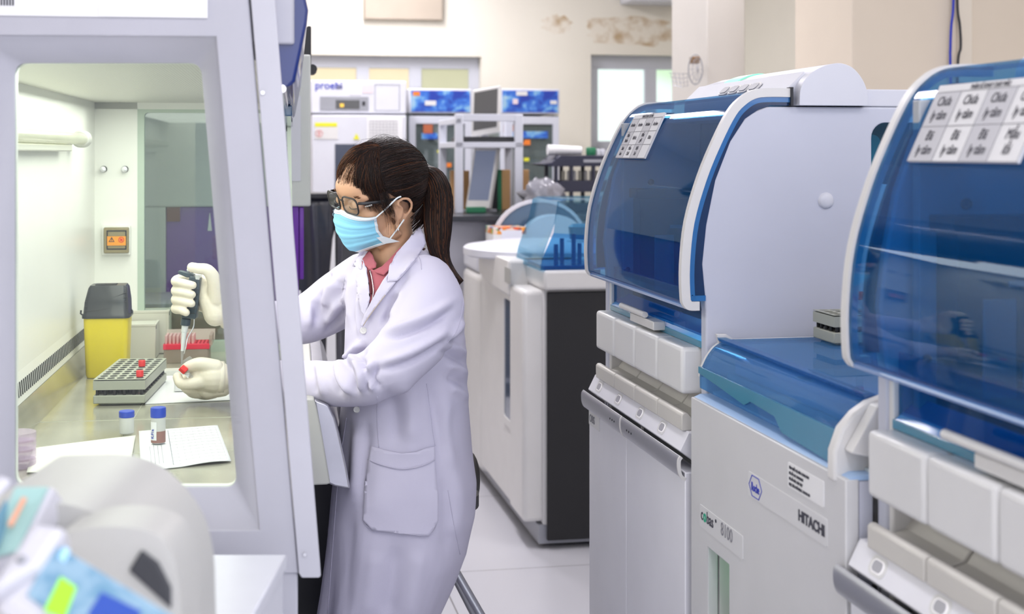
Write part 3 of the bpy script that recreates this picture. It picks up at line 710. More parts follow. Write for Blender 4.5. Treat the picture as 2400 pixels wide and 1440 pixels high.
# far side wall with window
wa = hp(322,255,YF); fo = [(XBK, ZS), (XF, ZS), (-.01, 1.66), (XBK, 1.66)]
ga = hp(322,258,YF); gx = ga[0]
MB().plate([(XBK,ZS),(gx,ZS),(gx,1.66),(XBK,1.66)], [], 'Y', YF, YF+.03).build('far_liner', INTW, hood, OB)
gw = [(gx, ZS), (XF, ZS), (-.01, hp(322,256,YF)[1]), (gx, hp(322,256,YF)[1])]
ih = rpoly([(hp(338,730,YF)[0], ZS+.03), (XF-.02, ZS+.03), (-.02, hp(338,264,YF)[1]), (hp(338,264,YF)[0], hp(338,264,YF)[1])], .012, 5)
MB().plate(gw, [ih], 'Y', YF, YF+.03).build('far_window_frame', mat('pale_green_frame', (.52,.62,.52), .35, var=.02), hood, OB)
MB().plate(ih, [], 'Y', YF+.012, YF+.016).build('far_window', glass('green_tinted_glass', (.82,.87,.84), .01, 1.5), hood, OB)
MB().box(-.02, XBK, YF, YF+.03, hp(322,256,YF)[1], 1.66).build('far_header', INTW, hood, OB)
# UV tube holder on the back wall
u0, u1 = (XBK, 2.2), (XBK, 3.63)
uv = MB(); uv.cyl((XBK+.035, YP+.2, 1.535), (XBK+.035, 3.56, 1.535), .013, 16); uv.build('lamp_tube', glass('tube_glass', (.88,.88,.82), .05, 1.4, haze=(.8,.8,.7), hz=.35), hood, OB)
MB().box(XBK, XBK+.030, YP+.2, 3.42, 1.505, 1.520).box(XBK,XBK+.02,YP+.2,3.5,1.52,1.556).build('lamp_channel', mat('lamp_channel_cream', (.70,.70,.62), .4), hood, OB, .003)
MB().cyl((XBK+.03, 3.54, 1.535), (XBK+.03, 3.60, 1.535), .021, 20).build('lamp_end_cap', mat('end_cap_grey', (.55,.55,.5), .35), hood, OB, .004)
# taps / knobs on far wall
for x_ in (243, 293):
    q = hp(x_, 397, YF); MB().lathe([(.001,-.022),(.007,-.021),(.008,-.014),(.005,-.010),(.005,0),(.010,0)], (q[0], YF, q[1]), 'Y', 16).build('tap_stub', CHROME, hood, OB)
# socket box with orange warning sticker
q0, q1 = hp(243, 594, YF-.03), hp(302, 533, YF-.03)
sk = MB().box(q0[0]-.006, q1[0]+.003, YF-.02, YF, q0[1]-.006, q1[1]+.003).build('socket_box', INTW, hood, OB, .002)
OLV = mat('olive_cover', (.30,.25,.13), .25, var=.05, coat=.4)
MB().plate([(q0[0],q0[1]),(q1[0],q0[1]),(q1[0],q1[1]),(q0[0],q1[1])], [], 'Y', YF-.032, YF-.02).build('socket_cover', OLV, sk, OB, .003)
MB().plate([(q0[0]+.008,q0[1]+.010),(q1[0]-.006,q0[1]+.010),(q1[0]-.006,q1[1]-.008),(q0[0]+.008,q1[1]-.008)], [[(q0[0]+.011,q0[1]+.013),(q1[0]-.009,q0[1]+.013),(q1[0]-.009,q1[1]-.011),(q0[0]+.011,q1[1]-.011)]], 'Y', YF-.0335, YF-.032).build('cover_groove', BLACK, sk, OB)
s0, s1 = hp(251, 576, YF-.034), hp(295, 554, YF-.034)
stk = MB().plate([(s0[0],s0[1]),(s1[0],s0[1]),(s1[0],s1[1]),(s0[0],s1[1])], [], 'Y', YF-.0345, YF-.0335).build('warning_sticker', mat('orange_sticker', (.95,.36,.03), .5, var=.03), sk, OB)
cxm, czm = s0[0]+.012, (s0[1]+s1[1])/2+.003; R_ = .0078
tri_o = [(cxm-R_, czm-R_*.7), (cxm+R_, czm-R_*.7), (cxm, czm+R_)]; tri_i = [(cxm-R_*.66, czm-R_*.5), (cxm+R_*.66, czm-R_*.5), (cxm, czm+R_*.66)]
sy = MB().plate(tri_o, [tri_i], 'Y', YF-.0352, YF-.0345); sy.box(cxm-.0008, cxm+.0008, YF-.0352, YF-.0345, czm-.002, czm+.004).box(cxm-.0008, cxm+.0008, YF-.0352, YF-.0345, czm-.0042, czm-.003)
sy.build('warning_mark', INK, stk, OB)
c2 = s1[0]-.012; R_ = .0078
sy = MB().plate([(c2+R_*math.cos(a*.3927), czm+R_*math.sin(a*.3927)) for a in range(16)], [[(c2+R_*.78*math.cos(a*.3927), czm+R_*.78*math.sin(a*.3927)) for a in range(16)]], 'Y', YF-.0352, YF-.0345)
sy.prism([(c2-.005,czm+.0055),(c2-.0042,czm+.0062),(c2+.0055,czm-.005),(c2+.0047,czm-.0058)], 'Y', YF-.0352, YF-.0345); sy.box(c2-.003,c2+.003,YF-.0350,YF-.0345,czm-.003,czm+.0025)
sy.build('prohibition_mark', RED, stk, OB)
# blue visor over the opening and the raised sash edge
yv = YF-.10
def vp(x, y, Y): return hp(x, y, Y)
def visor_profile():
    return [(-.06,2.15),(-.01,1.85),(.0205,1.712),(.018,1.69),(.001,1.606),(-.006,1.598),(-.03,1.598),(-.06,1.7)]
MB().prism(visor_profile(), 'Y', YP+.03, YF+.06).build('front_visor', NAVY, hood, OB, .006, seg=3)
MB().cyl((-.018, YP+.02, 1.595), (-.018, YF+.04, 1.595), .006, 12).build('visor_light_strip', CHROME, hood, OB)
MB().box(-.026, -.004, YP+.8, YF+.05, 1.575, 1.597).build('sash_glass_edge', mat('sash_blue_grey', (.05,.10,.18), .15, coat=.5), hood, OB, .003)
MB().cyl((-.02, YF+.03, 1.575), (-.02, YF+.06, 1.566), .004, 8).build('sash_pull', BLACK, hood, OB)
# armrest apron in front of the seat: painted cheek and curved steel front
YA = 2.93
def ap(pts, Y): return [hp(x, y, Y) for x, y in pts]
MB().prism(ap([(700,936),(736,936),(744,962),(753,1010),(774,1134),(766,1137),(700,1140)], YA), 'Y', YA, YF+.03).build('apron_cheek', CREAM if False else mat('cheek_grey_green', (.47,.48,.45), .4, var=.02), hood, OB, .003)
MB().prism(ap([(736,938),(762,946),(770,950),(785,980),(794,1015),(802,1050),(812,1095),(821,1147),(784,1141),(768,1134),(748,1010),(742,975)], YA+.012), 'Y', YA+.012, YF+.03).build('steel_apron', mat('satin_steel', (.48,.48,.54), .30, metal=.75, var=.06, vscale=14), hood, OB, .004, seg=3)
a_, c_ = hp(-380, 38), hp(487, -70)
MB().box(a_[0], c_[0], YP-.0022, YP-.0012, a_[1]+.004, c_[1]).build('paper_notice', PAPER, hood, OB)
a_, c_ = hp(232, 39), hp(487, 14)
MB().box(a_[0], c_[0], YP-.0034, YP-.0024, a_[1], c_[1]).build('paper_notice', PAPER, hood, OB)
a_, c_ = hp(2, 13), hp(36, -20)
q_ = MB()
for k in range(5): q_.box(a_[0]+(c_[0]-a_[0])*k/5, a_[0]+(c_[0]-a_[0])*(k+.6)/5, YP-.0030, YP-.0023, a_[1], c_[1])
q_.build('printed_bars', INK, hood, OB)
a_, c_ = hp(338, 1161, YP+.045), hp(418, 1156, YP+.045)
MB().box(a_[0], c_[0], YP+.044, YP+.046, a_[1], c_[1]).build('window_clip', BLACK, hood, OB)
# ================================================================ things on the work surface
def sz(x, y): return onZ(x, y, ZS+.001, 'H')
Hc_ = M2(TH_H)
# rack with red caps
A0, A1, A2 = sz(218, 952), sz(340, 950), sz(372, 850)
ang = math.atan2(A1.y-A0.y, A1.x-A0.x)
wR = (A1-A0).length
Mk = Hc_ @ Matrix.Translation(A0) @ Matrix.Rotation(ang, 4, 'Z')
pxr = (wR-.008)/5
rk, hz_ = rack('pale grey-green tube rack with drilled top holding red-capped tubes in the cabinet', Mk, 5, 10, pxr, .0310, 0, H1=.022, gap=.012, H2=.023)
for (i, j), lb in (((4,0), 'red-capped tube in the near right corner of the rack'), ((3,5), 'red-capped tube farther back in the rack, right of its middle')):
    p = (Matrix.Translation(A0) @ Matrix.Rotation(ang, 4, 'Z')) @ Vector((.004+pxr*(i+.5), .004+.0310*(j+.5), .006))
    capped_tube(lb, tuple(p), 'red-capped tubes in the rack', 'H', .058, .0062)
# sharps bin
B0, B1 = sz(203, 889), sz(296, 878)
bw = (onZ(300,880,ZS,'H')-onZ(197,888,ZS,'H')).length
bx = (B0.x+B1.x)/2+.0; bd = .10; by = B0.y + .055
ob = (bx, by, ZS+.001); YEL = mat('yellow_plastic', (.82,.66,.02), .38, var=.03, coat=.2)
bin_ = thing('sharps_bin', 'yellow sharps bin with smoky black lid standing by the cabinet back wall', 'sharps container', ob, 'H')
hB = .150
def brr(w_, d_, z, r, sx=0): return [(bx+p[0]+sx, by+p[1], ZS+.001+z) for p in rrect(-w_/2, w_/2, -d_/2, d_/2, r, 4)]
MB().loft([brr(bw*.86, bd*.86, 0, .012), brr(bw*.91, bd*.9, .006, .014), brr(bw*.97, bd*.97, .10, .014), brr(bw*1.0, bd, hB, .014)]).build('bin_body', YEL, bin_, ob, smooth=50)
SMK = mat('smoky_black_plastic', (.025,.028,.032), .28, var=.15, coat=.15)
ld = MB().loft([brr(bw*1.06, bd*1.06, hB-.004, .014), brr(bw*1.06, bd*1.06, hB+.004, .014), brr(bw*1.0, bd*1.0, hB+.008, .012), brr(bw*.97, bd*.96, hB+.035, .012, .001), brr(bw*.86, bd*.80, hB+.068, .010, .003), brr(bw*.78, bd*.70, hB+.075, .008, .003)]).build('bin_lid', SMK, bin_, ob, smooth=50)
MB().box(bx-.028, bx+.022, by-.02, by+.016, ZS+hB+.0755, ZS+hB+.0775).build('lid_slot', BLACK, ld, ob)
rd = MB()
for k in range(3):
    pts = [(bx-bw*.46+bw*.92*t, by-bd*.515+.004*0 - .000 + (.008*(z_/ .05)), ZS+.001+hB+z_) for t in (0,.25,.5,.75,1) for z_ in [.014+.011*k+.022*t*t]]
    rd.tube(pts, .0012, 6)
rd.build('lid_ridge', SMK, ld, ob)
hd = MB(); 
for s_ in (-1, 1): hd.tube([(bx+s_*bw*.52, by-.03, ZS+hB+.004), (bx+s_*bw*.57, by-.03, ZS+hB+.008), (bx+s_*bw*.56, by-.03, ZS+hB+.016)], .0022, 8)
hd.build('carry_handle', SMK, bin_, ob)
# two white cartons
def carton(label, x0, y0, w_, d_, h_, m, rot=0, mark=True):
    o = (x0, y0, ZS+.001)
    c = thing('carton', label, 'box', o, 'H', 'white cartons in the cabinet')
    MB().box(x0, x0+w_, y0, y0+d_, ZS+.001, ZS+.001+h_).build('carton_body', m, c, o, .0015)
    MB().box(x0-.001, x0+w_+.001, y0-.001, y0+.006, ZS+h_-.004, ZS+h_+.003).box(x0+w_-.006, x0+w_+.0012, y0+.02, y0+d_, ZS+h_-.003, ZS+h_+.0025).build('lid_flap', m, c, o, .001)
    MB().box(x0+w_, x0+w_+.0008, y0+.01, y0+.018, ZS+h_-.012, ZS+h_-.001).build('flap_slot', DGREY, c, o)
    if mark:
        q = MB(); cx_, cz_ = x0+w_*.28, ZS+h_*.78
        q.plate([(cx_+.016*math.cos(a*.393), cz_+.016*math.sin(a*.393)) for a in range(16)], [[(cx_+.0145*math.cos(a*.393), cz_+.0145*math.sin(a*.393)) for a in range(16)]], 'Y', y0-.0012, y0-.0009)
        q.plate([(cx_+.010*math.cos(a*.393), cz_+.010*math.sin(a*.393)) for a in range(16)], [[(cx_+.009*math.cos(a*.393), cz_+.009*math.sin(a*.393)) for a in range(16)]], 'Y', y0-.0012, y0-.0009)
        for k in range(4): q.box(cx_-.005, cx_+.02+.004*(k%2), y0-.0012, y0-.0009, ZS+h_*.48-.012*k, ZS+h_*.48-.012*k+.0022)
        q.build('printed_mark', mat('faint_print', (.40,.36,.36), .6), c, o)
    return c
C1 = onZ(372, 832, ZS, 'H')
wC = .150
carton('cream cardboard carton behind the yellow bin, nearer of the two', C1.x-wC, C1.y-.09, wC, .10, .092, CREAM)
carton('cream cardboard carton behind the nearer carton', C1.x-wC+.025, C1.y+.02, wC, .09, .116, CREAM, mark=False)
# pipette tip box
T0 = sz(383, 852); T1 = sz(490, 850)
ot = (T0.x, T0.y, ZS+.001); tb = thing('tip_box', 'clear pipette tip box with pink tips and bright red insert', 'tip box', ot, 'H')
tw = (T1-T0).length; td = .085; x0, y0 = T0.x, T0.y
CLB = glass('clear_box_plastic', (.78,.74,.70), .05, 1.4, haze=(.75,.62,.55), hz=.35)
MB().plate(rrect(x0,x0+tw,y0,y0+td,.006), [rrect(x0+.002,x0+tw-.002,y0+.002,y0+td-.002,.005)], 'Z', ZS+.001, ZS+.050).build('tip_box_body', CLB, tb, ot)
PNK = mat('pink_tip_plastic', (.95,.45,.48), .3, var=.03, coat=.2); RIN = mat('red_insert', (.85,.03,.08), .35, var=.03)
MB().box(x0-.001,x0+tw+.001,y0-.001,y0+td+.001,ZS+.036,ZS+.050).build('tip_rack_insert', RIN, tb, ot, .001)
TIPM = glass('pink_tip_clear', (.97,.80,.80), .05, 1.4, haze=(.97,.76,.76), hz=.5)
px_ = tw/12
tips = [(i, j) for i in range(8) for j in range(8)]
tip0 = MB().lathe([(.0012,-.028),(.0022,-.006),(.0036,.0),(.0036,.020),(.0028,.020)], (0,0,0), n=8).build('pipette_tip', TIPM, tb)
k = 0
for j in range(8):
    for i in range(8):
        o = tip0 if (i, j) == (0, 0) else tip0.copy()
        if o is not tip0: COL.objects.link(o)
        o.parent = tb; o.location = (px_*(i+.6), .006+(td-.012)/8*(j+.5), .050)
hl = MB()
for i in range(8, 12):
    for j in range(8): hl.cyl((x0+px_*(i+.5), y0+.006+(td-.012)/8*(j+.5), ZS+.0505), (x0+px_*(i+.5), y0+.006+(td-.012)/8*(j+.5), ZS+.0509), .0026, 10)
hl.build('empty_tip_hole', mat('insert_hole_dark', (.45,.01,.04), .5), tb, ot)
MB().prism([(x0+.02,0),(x0+.02,0)] if False else [(y0+td+.001, ZS+.050),(y0+td+.004, ZS+.050),(y0+td+.030, ZS+.076),(y0+td+.026, ZS+.076)], 'X', x0, x0+tw+.01).build('tip_box_lid', CLB, tb, ot)
MB().box(x0+tw,x0+tw+.008,y0,y0+td,ZS+.046,ZS+.072).build('tip_box_lid', CLB, tb, ot)
# further clear tub behind with cards
q = onZ(470, 800, ZS, 'H'); o2 = (q.x, q.y, ZS+.001)
tbx = thing('storage_tub', 'clear plastic tub behind the pink tip box, holding pale packets', 'tub', o2, 'H')
MB().plate(rrect(q.x-.08,q.x+.07,q.y-.05,q.y+.03,.008), [rrect(q.x-.078,q.x+.068,q.y-.048,q.y+.028,.006)], 'Z', ZS+.001, ZS+.09).build('tub_wall', CLB, tbx, o2)
for k in range(5): MB().box(q.x-.07+.027*k, q.x-.05+.027*k, q.y-.04, q.y+.02, ZS+.002, ZS+.07+.006*(k%2)).build('packet', PAPER if k%2 else CREAM, tbx, o2, .002)
# pale tray and paper sheet under the hands
PP = [sz(340, 948), sz(560, 938), sz(560, 872), sz(376, 868)]
solo(MB().prism([(p.x, p.y) for p in PP], 'Z', ZS+.0006, ZS+.0022), 'paper_sheet', PAPER, 'white paper sheet under the gloved left hand on the steel surface', 'paper', (PP[0].x, PP[0].y, ZS), 'H')
q0, q1 = onZ(372, 884, ZS+.0, 'H'), onZ(440, 868, ZS, 'H')
oc = (q0.x, q0.y, ZS+.001)
solo(MB().prism(rpoly([(q0.x,q0.y),(q0.x+.085,q0.y+.012),(q0.x+.085,q0.y+.052),(q0.x,q0.y+.045)], .004), 'Z', ZS+.0026, ZS+.014), 'flat_case', mat('case_white', (.75,.74,.70), .4, var=.02), 'flat white case lying behind the tube rack', 'case', oc, 'H', bevel=.002)
# small white tray under the left hand
q0 = onZ(408, 922, ZS, 'H'); ow = (q0.x, q0.y, ZS+.0022)
tw_ = thing('microtube_tray', 'small white tray beneath the left gloved hand', 'tray', ow, 'H')
MB().plate(rrect(q0.x,q0.x+.080,q0.y,q0.y+.060,.004), [rrect(q0.x+.003,q0.x+.077,q0.y+.003,q0.y+.057,.003)], 'Z', ZS+.0035, ZS+.024).build('tray_rim', PAPER, tw_, ow, .001)
MB().box(q0.x+.002,q0.x+.078,q0.y+.002,q0.y+.058,ZS+.0035,ZS+.010).build('tray_floor', PAPER, tw_, ow)
# two vials with blue caps
VCAP = mat('blue_cap', (.015,.06,.50), .35, var=.04); VB = glass('frosted_vial', (.80,.82,.80), .2, 1.35, haze=(.88,.88,.86), hz=.62)
VL = mat('vial_liquid_brown', (.32,.16,.14), .4, var=.05)
def vial(x, yb, yt, label, liquid, name='specimen_vial'):
    p = onZ(x, yb, ZS+.003, 'H'); D = (Matrix.Rotation(TH_H,3,'Z') @ p).y; h_ = (yb-yt)*D/F; r = 17.5*D/F
    t = thing(name, label, 'vial', p, 'H', 'specimen vials with blue caps')
    z = p.z
    MB().lathe([(.001,0),(r*.8,.001),(r*.96,.003),(r*.96,h_*.72),(r*.8,h_*.76),(.001,h_*.76)], p, n=28).build('vial_body', VB, t, p)
    MB().lathe([(r*1.0,h_*.73),(r*1.02,h_*.75),(r*1.02,h_*.97),(r*.95,h_),(.001,h_)], p, n=36).build('blue_cap', VCAP, t, p, .0004)
    if liquid:
        MB().lathe([(.001,.0005),(r*.975,.003),(r*.975,h_*.36),(.001,h_*.37)], p, n=28).build('vial_liquid', VL, t, p)
        MB().tube([(p.x-r*.35, p.y-r*.98, z+h_*.15), (p.x-r*.35, p.y-r*.98, z+h_*.62)], .006, 8, flat=.9).xf(Matrix.Identity(4))
        lb = []
        for zz in (h_*.12, h_*.62): lb.append([(p.x+r*1.0*math.sin(a), p.y-r*1.0*math.cos(a), z+zz) for a in np.linspace(-1.2, -.15, 8)])
        MB().loft(lb, cap=False, closed=False).build('vial_label', PAPER, t, p)
        text('K.F1a', INKB, t, textM(Vector((p.x-r*1.03*math.sin(.55), p.y-r*1.05*math.cos(.55), z+h_*.16))-Vector(p), (0,0,1), (-.8,.5,0)), .008, 'handwriting', sx=1)
    return t
vial(371, 1040, 955, 'blue-capped vial with brown liquid standing on the printed form', True)
vial(297, 1018, 963, 'blue-capped frosted vial, empty-looking, standing behind the blank folded paper', False)
# papers in the foreground of the cabinet
def sheet(pts, name, label, m, bulge):
    P = [sz(*p) for p in pts]; o = (P[0].x, P[0].y, ZS+.001); vs = []; N = 16
    for j in range(N+1):
        for i in range(N+1):
            u, v = i/N, j/N; q = (1-v)*((1-u)*P[0]+u*P[1]) + v*((1-u)*P[3]+u*P[2]); q = Vector(q); q.z = ZS+.0016+bulge(u, v); vs.append(q)
    mb = MB().add(vs, [(j*(N+1)+i, j*(N+1)+i+1, (j+1)*(N+1)+i+1, (j+1)*(N+1)+i) for j in range(N) for i in range(N)])
    ob_ = solo(mb, name, m, label, 'paper', o, 'H', smooth=180)
    s_ = ob_.modifiers.new('s', 'SOLIDIFY'); s_.thickness = .0006; s_.offset = 1
    return ob_
form = mat('form_paper', (.84,.84,.86), .7); nt = form.node_tree; b = nt.nodes['Principled BSDF']
sheet([(330,1106),(542,1084),(510,998),(325,1012)], 'printed_form', 'white printed form with table grid under the brown-filled vial', PAPER, lambda u, v: .010*max(0, (u-.45))*max(0,.9-v)*1.6*math.sin(u*3))
sheet([(62,1112),(304,1104),(318,1024),(78,1054)], 'folded_paper', 'blank folded white paper left of the printed form', mat('blank_paper', (.86,.85,.78), .75, var=.01), lambda u, v: .012*math.sin(u*3.1)*(1-v)*v*3+.002)
P = [sz(*p) for p in [(330,1106),(542,1084),(510,998),(325,1012)]]
gr = MB()
def fp(u, v): 
    q = (1-v)*((1-u)*P[0]+u*P[1]) + v*((1-u)*P[3]+u*P[2]); q = Vector(q); q.z = ZS+.0026+.010*max(0, (u-.45))*max(0,.9-v)*1.6*math.sin(u*3); return q
def fline(u0,v0,u1,v1,r): gr.tube([fp(u0+(u1-u0)*t/6, v0+(v1-v0)*t/6) for t in range(7)], r, 4)
for k in range(9): fline(.36+.075*k, .06, .36+.075*k, .94, .0002 if k else .0009)
for k in range(12): fline(.36, .06+.08*k, .96, .06+.08*k, .0002)
for k in range(4): fline(.12+.045*k, .12, .12+.045*k, .55+.1*(k%2), .0005)
for o_ in [o for o in COL.objects if o.name == 'printed_form']:
    g_ = gr.build('form_lines', mat('form_lines_grey', (.42,.42,.48), .7), o_, (P[0].x, P[0].y, ZS+.001))
# pale clear tray at the window edge
q = sz(40, 1112); q.y += .03; oq = (q.x, q.y, ZS+.001)
pt = thing('petri_stack', 'clear plastic container with purple edges at the left edge of the side window', 'container', oq, 'H')
CP = glass('clear_purple', (.90,.82,.92), .05, 1.4, haze=(.85,.75,.88), hz=.25)
for k in range(4): MB().lathe([(.03,.002+.016*k),(.033,.002+.016*k),(.033,.014+.016*k),(.001,.015+.016*k)], (q.x-.012, q.y+.03, ZS), n=24).build('dish', CP, pt, oq)
# ================================================================ second cabinet beyond (grey top, purple lower body)
YG = 4.62
def gp(x, y, Y=YG, f='H'): v = onY(x, y, Y, f); return v
a, c = gp(330, 486), gp(728, 128)
og = (a.x, YG, 0); g2 = thing('autoclave_cabinet', 'tall grey and purple cabinet standing behind the biosafety cabinet, paper sheet on its side', 'cabinet', og, 'H')
GC = mat('grey_green_paint', (.60,.63,.61), .45, var=.03); PUR = mat('purple_paint', (.14,.015,.38), .35, var=.06, coat=.2)
MB().box(a.x, c.x, YG, YG+.7, a.z, c.z).build('upper_housing', GC, g2, og, .006, seg=3)
b0, b1 = gp(388, 690), gp(700, 486)
MB().box(b0.x, b1.x, YG+.02, YG+.7, b0.z-.06, a.z).build('purple_body', PUR, g2, og, .003)
MB().box(b1.x+.002, gp(712,500).x, YG+.02, YG+.06, gp(0,666).z, a.z-.003).build('purple_door', PUR, g2, og, .003)
MB().box(a.x, b1.x+.01, YG+.03, YG+.7, 0, b0.z-.06).build('lower_plinth', GREY, g2, og, .003)
MB().box(a.x, b0.x, YG, YG+.6, b0.z-.06, a.z).build('grey_column', GC, g2, og, .003)
a1, c1 = gp(668, 425), gp(705, 225)
sh_ = MB().box(a1.x-.05, c1.x, YG-.003, YG-.001, a1.z, c1.z).build('paper_notice', mat('notice_paper', (.66,.68,.74), .7), g2, og)
q = MB()
for k in range(2): q.box(c1.x-.055, c1.x-.03, YG-.004, YG-.003, a1.z+.10+.012*k, a1.z+.104+.012*k)
q.build('printed_line', INKG, sh_, og)
a1, c1 = gp(720, 150), gp(733, 58)
MB().prism(rpoly([(a1.x-.03, a1.z-.0),(c1.x-.004,a1.z),(c1.x-.004,c1.z),(a1.x,c1.z),(a1.x-.03,c1.z-.05)],.006), 'Y', YG+.05, YG+.30).cyl((c1.x-.0,YG+.1,a1.z-.01),(c1.x-.0,YG+.2,a1.z-.01),.016,12).build('top_bracket', BLACK, g2, og)
a1, c1 = gp(390, 520), gp(421, 482)
MB().box(a1.x, c1.x, YG+.012, YG+.02, a1.z, c1.z).build('red_window', mat('dark_red_window', (.15,.01,.02), .3), g2, og)
a1, c1 = gp(486, 542), gp(496, 500)
MB().prism([(a1.x,a1.z),(c1.x,a1.z),(c1.x-.006,c1.z),(a1.x+.006,c1.z)], 'Y', YG+.015, YG+.02).build('white_tag', PAPER, g2, og)
# slab bench seen through the far window
a, c = gp(338, 728, 4.25), gp(505, 706, 4.25)
bt = thing('side_bench', 'grey bench edge seen through the far cabinet window', 'bench', (a.x, 4.2, 0), 'H')
MB().box(a.x-.3, c.x-.02, 4.2, 4.55, c.z-.012, c.z).build('bench_top', GREY, bt, (a.x,4.2,0), .002)
MB().box(a.x-.28, c.x-.04, 4.22, 4.53, 0, c.z-.012).build('bench_base', GREYW, bt, (a.x,4.2,0))
# ================================================================ white laboratory freezer at the back
def bx(mb, x0, y1, x1, y0, Y, d, f='R'):
    """box whose near face covers a pixel rectangle on the plane Y"""
    a, c = onY(x0, y1, Y, f), onY(x1, y0, Y, f); mb.box(a.x, c.x, Y, Y+d, a.z, c.z); return a, c
YFZ = 8.6
a, c = onY(728, 900, YFZ), onY(953, 190, YFZ)
of = (a.x, YFZ, 0); fz = thing('laboratory_freezer', 'tall white laboratory freezer with control panel on top, standing behind the worker', 'freezer', of)
xl, xr = a.x, c.x; zt = c.z
zs = onY(728, 268, YFZ).z
MB().box(xl, xr, YFZ, YFZ+.7, zs+.006, zt).build('control_housing', WHITE, fz, of, .008)
MB().box(xl, xr, YFZ+.03, YFZ+.7, .08, zs).build('freezer_body', WHITE, fz, of, .006)
dz = onY(728, 462, YFZ).z
dr = MB().box(xl+.005, xr-.005, YFZ-.03, YFZ+.03, dz, zs-.004).build('freezer_door', WHITE, fz, of, .008)
MB().box(xl+.005, xr-.005, YFZ-.03, YFZ+.03, .12, dz-.02).build('lower_door', DGREY, fz, of, .006)
MB().box(xl, xr, YFZ+.02, YFZ+.7, .0, .08).build('plinth', DGREY, fz, of)
cp = MB(); bx(cp, 750, 259, 864, 227, YFZ-.004, .003); cp = cp.build('control_panel', GREY, fz, of, .003)
m_ = MB(); bx(m_, 787, 255, 843, 235, YFZ-.006, .003); m_.build('display', mat('display_dark', (.06,.06,.06), .2), cp, of)
m_ = MB(); bx(m_, 797, 251, 806, 243, YFZ-.008, .003); m_.build('yellow_digit', mat('yellow_led', (.7,.45,.05), .4, emit=(.9,.5,.05), es=.5), cp, of)
m_ = MB(); bx(m_, 849, 248, 856, 238, YFZ-.006, .003); m_.build('key_switch', BLACK, cp, of)
a2, c2 = onY(878, 260, YFZ), onY(937, 198, YFZ)
MB().plate([(a2.x,a2.z),(c2.x,a2.z),(c2.x,c2.z),(a2.x,c2.z)], [[(a2.x+.004,a2.z+.004),(c2.x-.004,a2.z+.004),(c2.x-.004,c2.z-.004),(a2.x+.004,c2.z-.004)]], 'Y', YFZ-.002, YFZ).build('hatch_outline', GREY, fz, of)
v = onY(738, 208, YFZ)
text('proebi', INKB, fz, textM(v-Vector(of)+Vector((0,-.002,0)), (1,0,0), (0,0,1)), .062, bold=.0006)
text('80', INKG, fz, textM(onY(789,209,YFZ)-Vector(of)+Vector((0,-.002,0)), (1,0,0), (0,0,1)), .035, bold=.001)
for r_, mm, nm in (((738,297,790,288), mat('yellow_label', (.80,.78,.03), .5), 'yellow_label'), ((738,326,792,298), WHITE2, 'white_label'), ((820,222,846,200), PAPER, 'small_label'), ((850,218,874,199), mat('pink_label',(.80,.66,.70),.6), 'pink_label'), ((860,338,944,274), PAPER, 'paper_table')):
    m_ = MB(); bx(m_, *r_, YFZ-.034 if r_[1] > 270 else YFZ-.003, .002); m_.build(nm, mm, fz, of)
v = onY(748, 313, YFZ-.036); RD = .022
m_ = MB().plate([(v.x+RD*math.cos(k*.3927), v.z+RD*math.sin(k*.3927)) for k in range(16)], [[(v.x+RD*.8*math.cos(k*.3927), v.z+RD*.8*math.sin(k*.3927)) for k in range(16)]], 'Y', YFZ-.0365, YFZ-.035); m_.box(v.x-.006,v.x+.006,YFZ-.0362,YFZ-.035,v.z-.012,v.z+.012)
m_.build('red_round_symbol', mat('faded_red', (.75,.35,.35), .6), fz, of)
v0, v1, v2 = onY(828,327,YFZ-.035), onY(843,327,YFZ-.035), onY(835.5,313,YFZ-.035)
MB().prism([(v0.x,v0.z),(v1.x,v1.z),(v2.x,v2.z)], 'Y', YFZ-.036, YFZ-.034).build('warning_triangle', MATS['yellow_label'], fz, of)
q = MB()
for i in range(9):
    bx(q, 866+8*i, 334, 866.6+8*i, 284, YFZ-.0355, .001)
for j in range(8): bx(q, 866, 284+7*j+.8, 931, 284+7*j, YFZ-.0355, .001)
q.build('table_lines', INKG, fz, of)
m_ = MB(); bx(m_, 785, 460, 862, 338, YFZ-.033, .004); m_.build('dark_window', mat('freezer_window', (.035,.045,.08), .2, coat=.3), fz, of)
# ================================================================ two glass-door refrigerators
YR = 8.9
def ice_mat():
    m = mat('ice_picture', (.1,.3,.7), .4); nt = m.node_tree; b = nt.nodes['Principled BSDF']
    tc = nt.nodes.new('ShaderNodeTexCoord'); n = nt.nodes.new('ShaderNodeTexNoise'); n.inputs['Scale'].default_value = 11; n.inputs['Detail'].default_value = 6; n.inputs['Distortion'].default_value = .35
    r = nt.nodes.new('ShaderNodeValToRGB'); e = r.color_ramp.elements; e[0].position = .40; e[0].color = (.004,.035,.36,1); e[1].position = .72; e[1].color = (.60,.68,.62,1)
    x = r.color_ramp.elements.new(.50); x.color = (.03,.16,.62,1); x = r.color_ramp.elements.new(.58); x.color = (.18,.42,.70,1)
    nt.links.new(tc.outputs['Object'], n.inputs['Vector']); nt.links.new(n.outputs['Fac'], r.inputs[0]); nt.links.new(r.outputs[0], b.inputs['Base Color']); return m
ICE = ice_mat()
FRG = glass('fridge_glass', (.55,.62,.62), .03, 1.35, haze=(.35,.42,.42), hz=.25)
INF = mat('fridge_interior', (.25,.29,.29), .5, var=.05); ORG = mat('orange_sticker_fridge', (.85,.22,.02), .5)
rndm = random.Random(3)
